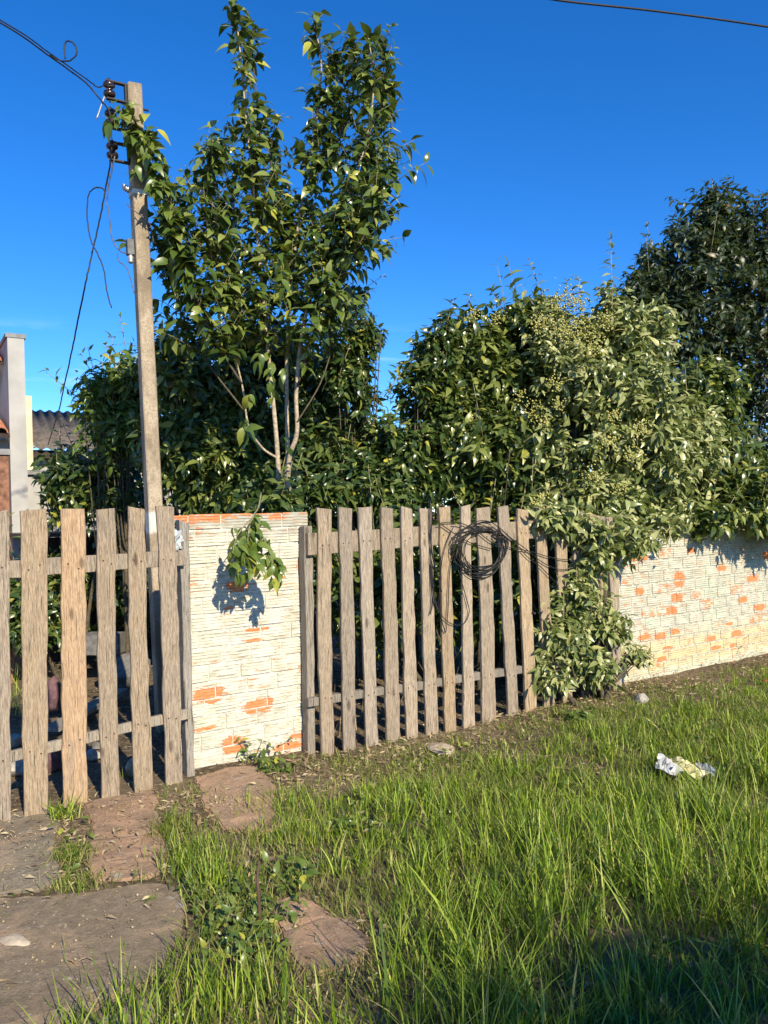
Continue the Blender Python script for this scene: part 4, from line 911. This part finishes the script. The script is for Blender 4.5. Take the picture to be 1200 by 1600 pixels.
# ------------------------------------------------------------ rubble behind the left fence
def stone(name, loc, size, mat, label, cat='rubble', seed=0, group=None):
    r = random.Random(seed); bm = bmesh.new(); bmesh.ops.create_icosphere(bm, subdivisions=2, radius=1)
    pl = [(Vector((r.uniform(-1, 1), r.uniform(-1, 1), r.uniform(-1, 1))).normalized(), r.uniform(.55, .85)) for _ in range(9)]
    for v in bm.verts:
        for n_, d_ in pl:
            e = v.co.dot(n_) - d_
            if e > 0: v.co -= n_ * e
        v.co = Vector((v.co.x * size[0], v.co.y * size[1], v.co.z * size[2])) + Vector((r.uniform(-.03, .03),) * 3) * size[2]
    bmesh.ops.rotate(bm, verts=bm.verts, matrix=Matrix.Rotation(r.uniform(0, 3), 3, 'Z'))
    zm = min(v.co.z for v in bm.verts)
    for v in bm.verts: v.co.z -= zm + size[2] * .15
    m = bpy.data.meshes.new(name); bm.to_mesh(m); bm.free(); m.materials.append(mat)
    o = link(bpy.data.objects.new(name, m)); o.location = loc; tag(o, label, cat, group); return o
LIME = plain('pale_rubble', (0.36, 0.33, 0.28), 0.95, 0.3, 30); PURP = plain('dull_purple_cloth', (0.13, 0.07, 0.075), 0.95, 0.3, 20); GREYB = plain('grey_block', (0.14, 0.13, 0.12), 0.95, 0.3, 20)
def gnd(x, y): p = on_ground(x, y); p[2] = float(g(p[0], p[1])); return tuple(p)
stone('rubble_stone', gnd(25, 1212), (.10, .09, .07), LIME, 'white rubble lump seen left of the second picket', seed=1)
stone('rubble_stone', gnd(22, 1165), (.07, .06, .05), LIME, 'pale stone behind the leftmost gap of the fence', seed=2)
stone('rubble_stone', gnd(82, 1204), (.09, .08, .10), PURP, 'dark purplish lump on the ground beside the orange-brown picket', seed=3)
stone('rubble_stone', gnd(84, 1112), (.11, .09, .16), PURP, 'dark purplish bundle behind the gap left of the orange-brown picket', seed=4)
stone('rubble_stone', gnd(147, 1188), (.06, .05, .04), LIME, 'small pale stone behind the gap right of the orange-brown picket', seed=5)
stone('rubble_stone', gnd(206, 1214), (.045, .04, .06), LIME, 'white chip standing beside the fifth picket', seed=6)
stone('rubble_stone', gnd(150, 1172), (.05, .05, .03), GREYB, 'grey chip of rubble in the middle of the left yard', seed=7)
stone('rubble_stone', gnd(195, 1070), (.30, .2, .18), GREYB, 'large grey rubble heap deep behind the left fence', seed=8)
def plankbox(name, a, b, w_, h_, mat, label, cat):
    a = np.array(a); b = np.array(b); d = unit(b - a); s = unit(np.cross(d, UPZ)); u_ = np.cross(s, d)
    V = [p + s * i * w_ / 2 + u_ * j * h_ / 2 for p in (a, b) for i in (-1, 1) for j in (-1, 1)]
    F = [(0, 1, 3, 2), (4, 6, 7, 5), (0, 4, 5, 1), (2, 3, 7, 6), (0, 2, 6, 4), (1, 5, 7, 3)]
    o = mesh(name, V, F, mat); tag(o, label, cat); return o
plankbox('board', at(80, 1140, 5.3), at(190, 1078, 6.4), .12, .03, WOODG, 'grey board leaning over the rubble in the left yard', 'board')
plankbox('board', at(128, 1125, 6.0), at(215, 1118, 6.0), .10, .03, WOODG, 'flat board lying on the rubble in the left yard', 'board')
plankbox('concrete_block', at(135, 1005, 7.0), at(190, 1005, 7.0), .2, .18, GREYB, 'pale block on top of the rubble heap', 'block')
# shaded lean-to at the back of the left yard
p5 = at(190, 800, 8.6); p5[2] = 0; h5 = empty('shed', tuple(p5), ANG); tag(h5, 'dark timber shed wall at the back of the left yard', 'shed')
for k in range(14): hbox('board', -.95 + k * .15, -.95 + k * .15 + .142, random.uniform(0, .008), .05, -.05, 1.32, DARKW, h5)
hbox('roof', -1.05, 1.25, -.3, 1.2, 1.33, 1.37, CORR, h5)

# ------------------------------------------------------------ litter and stones on the grass
def wrapper():
    m, t, b = newmat('printed_plastic'); tc = nd(t, 'TexCoord'); n = noise(t, tc.outputs['Generated'], 5, 4); n2 = noise(t, tc.outputs['Generated'], 9, 3)
    s = nd(t, 'SeparateXYZ'); t.links.new(tc.outputs['Generated'], s.inputs[0])
    yb = mathn(t, 'MULTIPLY', step(t, s.outputs[0], .35, .42), step(t, s.outputs[0], .80, .72))
    c = mixc(t, yb, (0.40, 0.40, 0.40), (0.55, 0.50, 0.22)); c = mixc(t, mathn(t, 'MULTIPLY', step(t, n2, .55, .58), yb), c, (0.10, 0.10, 0.09)); c = mixc(t, step(t, n, .62, .66), c, (0.50, 0.50, 0.49))
    t.links.new(c, b.inputs['Base Color']); b.inputs['Roughness'].default_value = .3; b.inputs['Specular IOR Level'].default_value = .6
    c0 = np.array(gnd(1072, 1216)); V = []; F = []; n_ = 12; r = random.Random(4)
    ea = unit(A((1.0, -.45, 0))); eb = unit(A((.45, 1.0, 0)))
    for i in range(n_ + 1):
        for j in range(n_ + 1):
            a = (i / n_ - .5) * .30; bq = (j / n_ - .5) * .20
            z = .075 + .016 * math.sin(i * 1.3 + j * .7) + .012 * math.sin(j * 1.9 - i * .5) + r.uniform(-.006, .006) - .03 * (i / n_)
            V.append(c0 + ea * a + eb * bq * (1 + .2 * math.sin(i)) + UPZ * z)
    for i in range(n_):
        for j in range(n_): a = i * (n_ + 1) + j; F.append((a, a + n_ + 1, a + n_ + 2, a + 1))
    o = mesh('plastic_wrapper', V, F, m); sd = o.modifiers.new('thickness', 'SOLIDIFY'); sd.thickness = .0012
    tag(o, 'crumpled white and yellow plastic wrapper lying in the grass', 'litter')
wrapper()
stone('stone', gnd(1003, 1101), (.08, .06, .045), LIME, 'pale stone on the bare strip before the long wall', 'stone', 21)
stone('stone', gnd(690, 1170), (.13, .09, .03), plain('sandy_stone', (0.40, 0.32, 0.23), .95, .25, 25), 'flat sandy stone at the foot of the long fence', 'stone', 22)
stone('stone', gnd(20, 1474), (.09, .05, .02), plain('tan_stone', (0.40, 0.33, 0.24), .95, .2, 25), 'flat tan stone chip on the dark slab', 'stone', 23)
stone('red_scrap', gnd(1194, 1064), (.035, .03, .02), plain('red_plastic', (0.35, 0.05, 0.05), .5, .2, 20), 'small red scrap at the right edge near the long wall', 'litter', 24)
# scrap of crumpled plastic hung on the rail beside the left post
V = []; F = []; r = random.Random(12)
for i in range(6):
    for j in range(6):
        u_, z_ = on_front(272 + i * 3.2, 828 + j * 6, .02); V.append(uv(u_, -.01 + .03 * math.sin(i * 1.7 + j * 2.1) + r.uniform(-.01, .01), z_ + r.uniform(-.008, .008)))
for i in range(5):
    for j in range(5): a = i * 6 + j; F.append((a, a + 1, a + 7, a + 6))
ob = mesh('plastic_scrap', V, F, plain('blue_white_plastic', (0.55, 0.58, 0.60), .4, .35, 60)); tag(ob, 'crumpled white and blue plastic scrap stuck on the left fence rail', 'litter'); ob.modifiers.new('t', 'SOLIDIFY').thickness = .0015

# ------------------------------------------------------------ grass and litter
def blades(pos, h, width, lean, curl, mat, name, parent=None, az=None):
    n = len(pos); az = rng.uniform(0, 2 * math.pi, n) if az is None else az
    ld = np.stack([np.cos(az), np.sin(az), np.zeros(n)], 1); fa = az + math.pi / 2 + rng.normal(size=n) * .6
    sd = np.stack([np.cos(fa), np.sin(fa), np.zeros(n)], 1)
    V = np.zeros((n, 9, 3)); lv = [(0, .7), (.3, 1), (.58, .85), (.82, .5)]
    for i, (t, k) in enumerate(lv):
        c = pos + UPZ * (h * (t - .35 * curl * t ** 2.5))[:, None] + ld * (h * (lean * t + curl * .75 * t ** 2.2))[:, None]
        V[:, 2 * i] = c - sd * (width * k / 2)[:, None]; V[:, 2 * i + 1] = c + sd * (width * k / 2)[:, None]
    V[:, 8] = pos + UPZ * (h * (1 - .35 * curl))[:, None] + ld * (h * (lean + curl * .75))[:, None]
    tf = [(0, 1, 3, 2), (2, 3, 5, 4), (4, 5, 7, 6), (6, 7, 8)]
    fl = np.concatenate([np.array(f) for f in tf]); L_ = (fl[None] + (np.arange(n) * 9)[:, None]).ravel(); tot = np.tile([4, 4, 4, 3], n); stt = np.concatenate([[0], np.cumsum(tot)[:-1]])
    VV = V.reshape(-1, 3)
    if parent is not None: VV = VV - np.array(parent.location)
    return big_mesh(name, VV, L_, stt, tot, mat, parent)
def scatter(n, x0, x1, y0, y1):
    p = np.stack([rng.uniform(x0, x1, n), rng.uniform(y0, y1, n), np.zeros(n)], 1); p[:, 2] = g(p[:, 0], p[:, 1]); return p
def vdist(p): return (p - O) @ N            # metres in front of the fence line
def ss(x, a, b): t = np.clip((x - a) / (b - a), 0, 1); return t * t * (3 - 2 * t)
def tall_density(p):
    x, y = to_px(p); v = vdist(p)
    right = ss(x - (430 + (1600 - y) * .10 + 130 * ss(y, 1360, 1430)), 0, 150) * ss(v, .08, .75)
    return right * (0.22 + .78 * ss(vnoise(p, 2.6, .4) + .5 * vnoise(p, 6.5, 1.1) + .25, -.3, .5))
# tall grass, in tufts
cen = scatter(15500, -1.5, 6.5, 1.35, 8.0); dens = tall_density(cen); cen = cen[(rng.random(len(cen)) < dens) & ~on_slab(cen[:, 0], cen[:, 1])]
nb = rng.integers(7, 17, len(cen)); idx = np.repeat(np.arange(len(cen)), nb); pos = cen[idx] + np.concatenate([rng.normal(size=(len(idx), 2)) * .028, np.zeros((len(idx), 1))], 1)
x_, y_ = to_px(pos); tallk = .28 + .72 * ss(vdist(pos), .5, 2.2)
h = ((rng.uniform(.07, .29, len(cen)) * (.75 + .5 * ss(vnoise(cen, 4.1, .9), -.4, .5)))[idx] * rng.uniform(.5, 1.15, len(pos))) * tallk
blades(pos, h, rng.uniform(.0028, .0060, len(pos)) * np.where(rng.random(len(pos)) < .06, 1.9, 1), rng.uniform(.02, .55, len(pos)), rng.uniform(0, .85, len(pos)) ** 1.6, GRASS, 'tall_grass').update_tag()
bpy.data.objects['tall_grass']['label'] = 'tall bright grass in front of the long fence'; tag(bpy.data.objects['tall_grass'], None, 'grass', kind='stuff')
# short fine grass everywhere off the slabs
p = scatter(270000, -2.4, 7.0, 1.35, 9.0); x, y = to_px(p); v = vdist(p)
gap = 0.30 + .70 * ss(vnoise(p, 3.3, 1.2) + .5 * vnoise(p, 9, .3), -.35, .25)
dn = gap * (.25 + .75 * ss(v, .02, .5)) * (v > .03) * np.where(x < 250, .35, 1.0); ok = (rng.random(len(p)) < dn) & (~on_slab(p[:, 0], p[:, 1]) | (rng.random(len(p)) < .10 * (vnoise(p, 6.0, 3.3) > .15))); p = p[ok]
blades(p, rng.uniform(.025, .10, len(p)) * (.6 + .4 * ss(vdist(p), .3, 1.2)), rng.uniform(.0022, .0045, len(p)), rng.uniform(.1, .9, len(p)), rng.uniform(0, .6, len(p)), GRASSS, 'short_grass')
tag(bpy.data.objects['short_grass'], 'short fine turf between the slabs and along the fences', 'grass', kind='stuff')
# dry straw and dead leaves
p = scatter(120000, -2.6, 7.0, 1.35, 9.0); v = vdist(p)
dn = (.25 + .75 * ss(vnoise(p, 2.9, 2.0), -.1, .4)) * np.where(v > 0, 1.15 - .75 * ss(v, .4, 1.6), .6); ok = (rng.random(len(p)) < dn) & ((~on_slab(p[:, 0], p[:, 1])) | (rng.random(len(p)) < .30)); p = p[ok]
p[:, 2] += rng.uniform(.004, .02, len(p)) + np.where(on_slab(p[:, 0], p[:, 1]), .010, 0)
ax = rng.normal(size=p.shape); ax[:, 2] *= .25; sz = rng.uniform(.018, .055, len(p)); m4 = leaf_mats(p, ax, UPZ + rng.normal(size=p.shape) * .5, sz); m4[:, :3, 0] *= (rng.uniform(.06, .95, len(p)) ** 1.6)[:, None]
tile_mesh('dry_litter', LT_C, LF_C, m4, STRAW); tag(bpy.data.objects['dry_litter'], 'dry straw and dead leaves strewn on the soil', 'litter', kind='stuff')

# low broad-leaved ground cover
p = scatter(16000, -1.6, 5.5, 1.5, 7.5); v = vdist(p); k = ss(vnoise(p, 3.9, 4.1) + .6 * vnoise(p, 8.3, 2.2), .05, .55)
ok = (rng.random(len(p)) < k * (v > .08)) & ~on_slab(p[:, 0], p[:, 1]); p = p[ok]; p[:, 2] += rng.uniform(.01, .06, len(p))
ax = rng.normal(size=p.shape); ax[:, 2] = rng.uniform(-.2, .5, len(p))
tile_mesh('ground_cover', LT_B, LF_B, leaf_mats(p, ax, UPZ + rng.normal(size=p.shape) * .45, rng.uniform(.016, .042, len(p))), LEAFN)
tag(bpy.data.objects['ground_cover'], 'small broad-leaved creepers mixed into the turf', 'ground cover', kind='stuff')
# grit on the slabs
p = scatter(9000, -2.4, .2, 1.6, 4.8); ok = on_slab(p[:, 0], p[:, 1]) & (rng.random(len(p)) < .25 + .75 * ss(vnoise(p, 5, .6), .0, .5)); p = p[ok]; p[:, 2] += .014
m4 = np.zeros((len(p), 4, 4)); sz = rng.uniform(.002, .007, len(p)) * np.where(rng.random(len(p)) < .012, 2.2, 1)
for q in range(3): m4[:, q, q] = sz * rng.uniform(.6, 1.3, len(p))
m4[:, :3, 3] = p; m4[:, 3, 3] = 1
tile_mesh('grit', np.array([(1, 0, 0), (-1, 0, 0), (0, 1, 0), (0, -1, 0), (0, 0, .8), (0, 0, -1)], float), [(0, 2, 4), (2, 1, 4), (1, 3, 4), (3, 0, 4), (2, 0, 5), (1, 2, 5), (3, 1, 5), (0, 3, 5)], m4, STRAW)
tag(bpy.data.objects['grit'], 'crumbs of earth and grit on the pavement slabs', 'grit', kind='stuff')

# separate tufts and weeds that stand out
def tuft(x, y, n, hh, spread, wid, label, lean=.5, curl=.5, mat=GRASS, name='grass_tuft', cat='grass tuft'):
    c = np.array(gnd(x, y)); root = empty(name, tuple(c)); tag(root, label, cat, 'grass tufts on the broken pavement')
    p = np.tile(c, (n, 1)); p[:, :2] += rng.normal(size=(n, 2)) * spread
    blades(p, rng.uniform(.5, 1.1, n) * hh, rng.uniform(.6, 1.1, n) * wid, rng.uniform(.05, lean, n), rng.uniform(0, curl, n), mat, 'blades', root)['kind'] = 'stuff'
tuft(98, 1282, 60, .13, .035, .007, 'small grass tuft at the foot of the orange-brown picket', .9, .6)
tuft(112, 1345, 260, .07, .055, .004, 'low grass patch in the joint between two slabs at the left', .8, .4, GRASSS)
tuft(122, 1385, 160, .06, .05, .004, 'lower small grass patch in the joint beside the large dark slab', .8, .4, GRASSS)
tuft(150, 1640, 80, .24, .10, .006, 'tall grass tuft at the bottom left corner of the picture', .5, .4)
tuft(240, 1620, 90, .22, .10, .006, 'tall grass tuft at the bottom, left of the tilted slab', .5, .4)
tuft(325, 1560, 80, .19, .06, .006, 'upright grass tuft below the leafy weeds in the middle', .4, .3)
tuft(405, 1550, 70, .15, .06, .006, 'upright grass tuft just left of the tilted slab', .4, .3)
tuft(490, 1625, 70, .15, .09, .006, 'grass tuft at the bottom edge under the tilted slab', .5, .4)
tuft(270, 1300, 220, .10, .06, .004, 'grass edging the reddish slab below the fence', .5, .3, GRASSS)
tuft(300, 1345, 260, .12, .07, .0045, 'grass in the joint between the two reddish slabs', .5, .3)
tuft(330, 1385, 200, .14, .06, .005, 'grass tuft in the joint above the leafy weeds', .5, .4)
tuft(455, 1262, 420, .09, .12, .004, 'fine grass right of the slab before the narrow wall', .5, .3)
tuft(470, 1310, 420, .10, .12, .004, 'fine grass patch above the tilted slab', .5, .3)
tuft(205, 1215, 40, .12, .03, .004, 'thin grass sprouting behind the fifth picket', .5, .4, GRASSS)
tuft(20, 1110, 60, .5, .15, .006, 'tall shaded weeds standing behind the leftmost gap', .4, .4)
def weed(x, y, n, rad_, hh, leaf, label, mat=LEAFN):
    c = np.array(gnd(x, y)); root = empty('leafy_weed', tuple(c)); tag(root, label, 'weed', 'broad-leaved weeds in the grass')
    b = np.tile(c, (n, 1)); b[:, :2] += rng.normal(size=(n, 2)) * rad_; d = rng.normal(size=(n, 3)) * .5 + UPZ
    ln = hh * rng.uniform(.4, 1.1, n); m_ = sprigs(b, d, ln, 3, leaf, .05, 1.0, 0, .35); V, F = sprig_stems(b, d, ln, 0, .002); mesh('stem', V, F, TWIG, root)['kind'] = 'stuff'
    split_leaves(root, m_, LT_B, LF_B, mat, min(60, len(m_) // 2), 'leaves')
weed(455, 1372, 14, .05, .10, .045, 'bright broad-leaved weed right of the dry stick')
weed(375, 1440, 44, .11, .11, .034, 'leafy weed patch left of the tilted slab')
weed(345, 1400, 24, .08, .09, .030, 'leafy weeds in the joint beside the large dark slab')
weed(395, 1500, 20, .08, .11, .034, 'leafy weeds below the dry stick')
weed(398, 1188, 22, .07, .22, .045, 'creeping weed at the foot of the narrow wall')
weed(428, 1206, 22, .05, .10, .045, 'weed hanging over the corner of the reddish slab')
weed(620, 1275, 34, .13, .08, .035, 'low dark weeds in the short grass of the middle', LEAFM)
weed(545, 1300, 6, .03, .10, .06, 'single bright wide-leaved weed in the fine grass')
weed(912, 1128, 12, .06, .12, .06, 'pale weed before the shrub at the fence end')
weed(1130, 1030, 14, .05, .22, .035, 'thin weed sprouting at the foot of the long wall', LEAFM)
weed(1110, 1215, 20, .10, .08, .03, 'low weeds beside the plastic wrapper', LEAFM)
weed(690, 1030, 16, .2, .3, .06, 'shaded weed behind the middle of the long fence', LEAFM)
# dry stick
V, F = tube_v(smooth_path([on_ground(407, 1440) - UPZ * .03, at(404, 1400, on_ground(407, 1440)[1]), at(402, 1370, on_ground(407, 1440)[1]), at(405, 1345, on_ground(407, 1440)[1])], 5), .008, .004, 7)
tag(mesh('dry_stick', V, F, plain('dark_bark', (0.10, 0.06, 0.04), .9), None, True), 'short dark dry stick standing beside the tilted slab', 'stick')
# dead stalks behind the long fence, catching the sun
for k, (x, y, n_) in enumerate([(540, 1140, 26), (610, 1120, 22), (690, 1100, 18)]):
    tuft(x, y, n_, .55, .12, .005, ['bundle of dry stalks behind the first gaps of the long fence', 'dry stalks behind the fourth gap of the long fence', 'dry stalks behind the split picket of the long fence'][k], .6, .7, STRAW, 'dry_stalks', 'dry stalks')
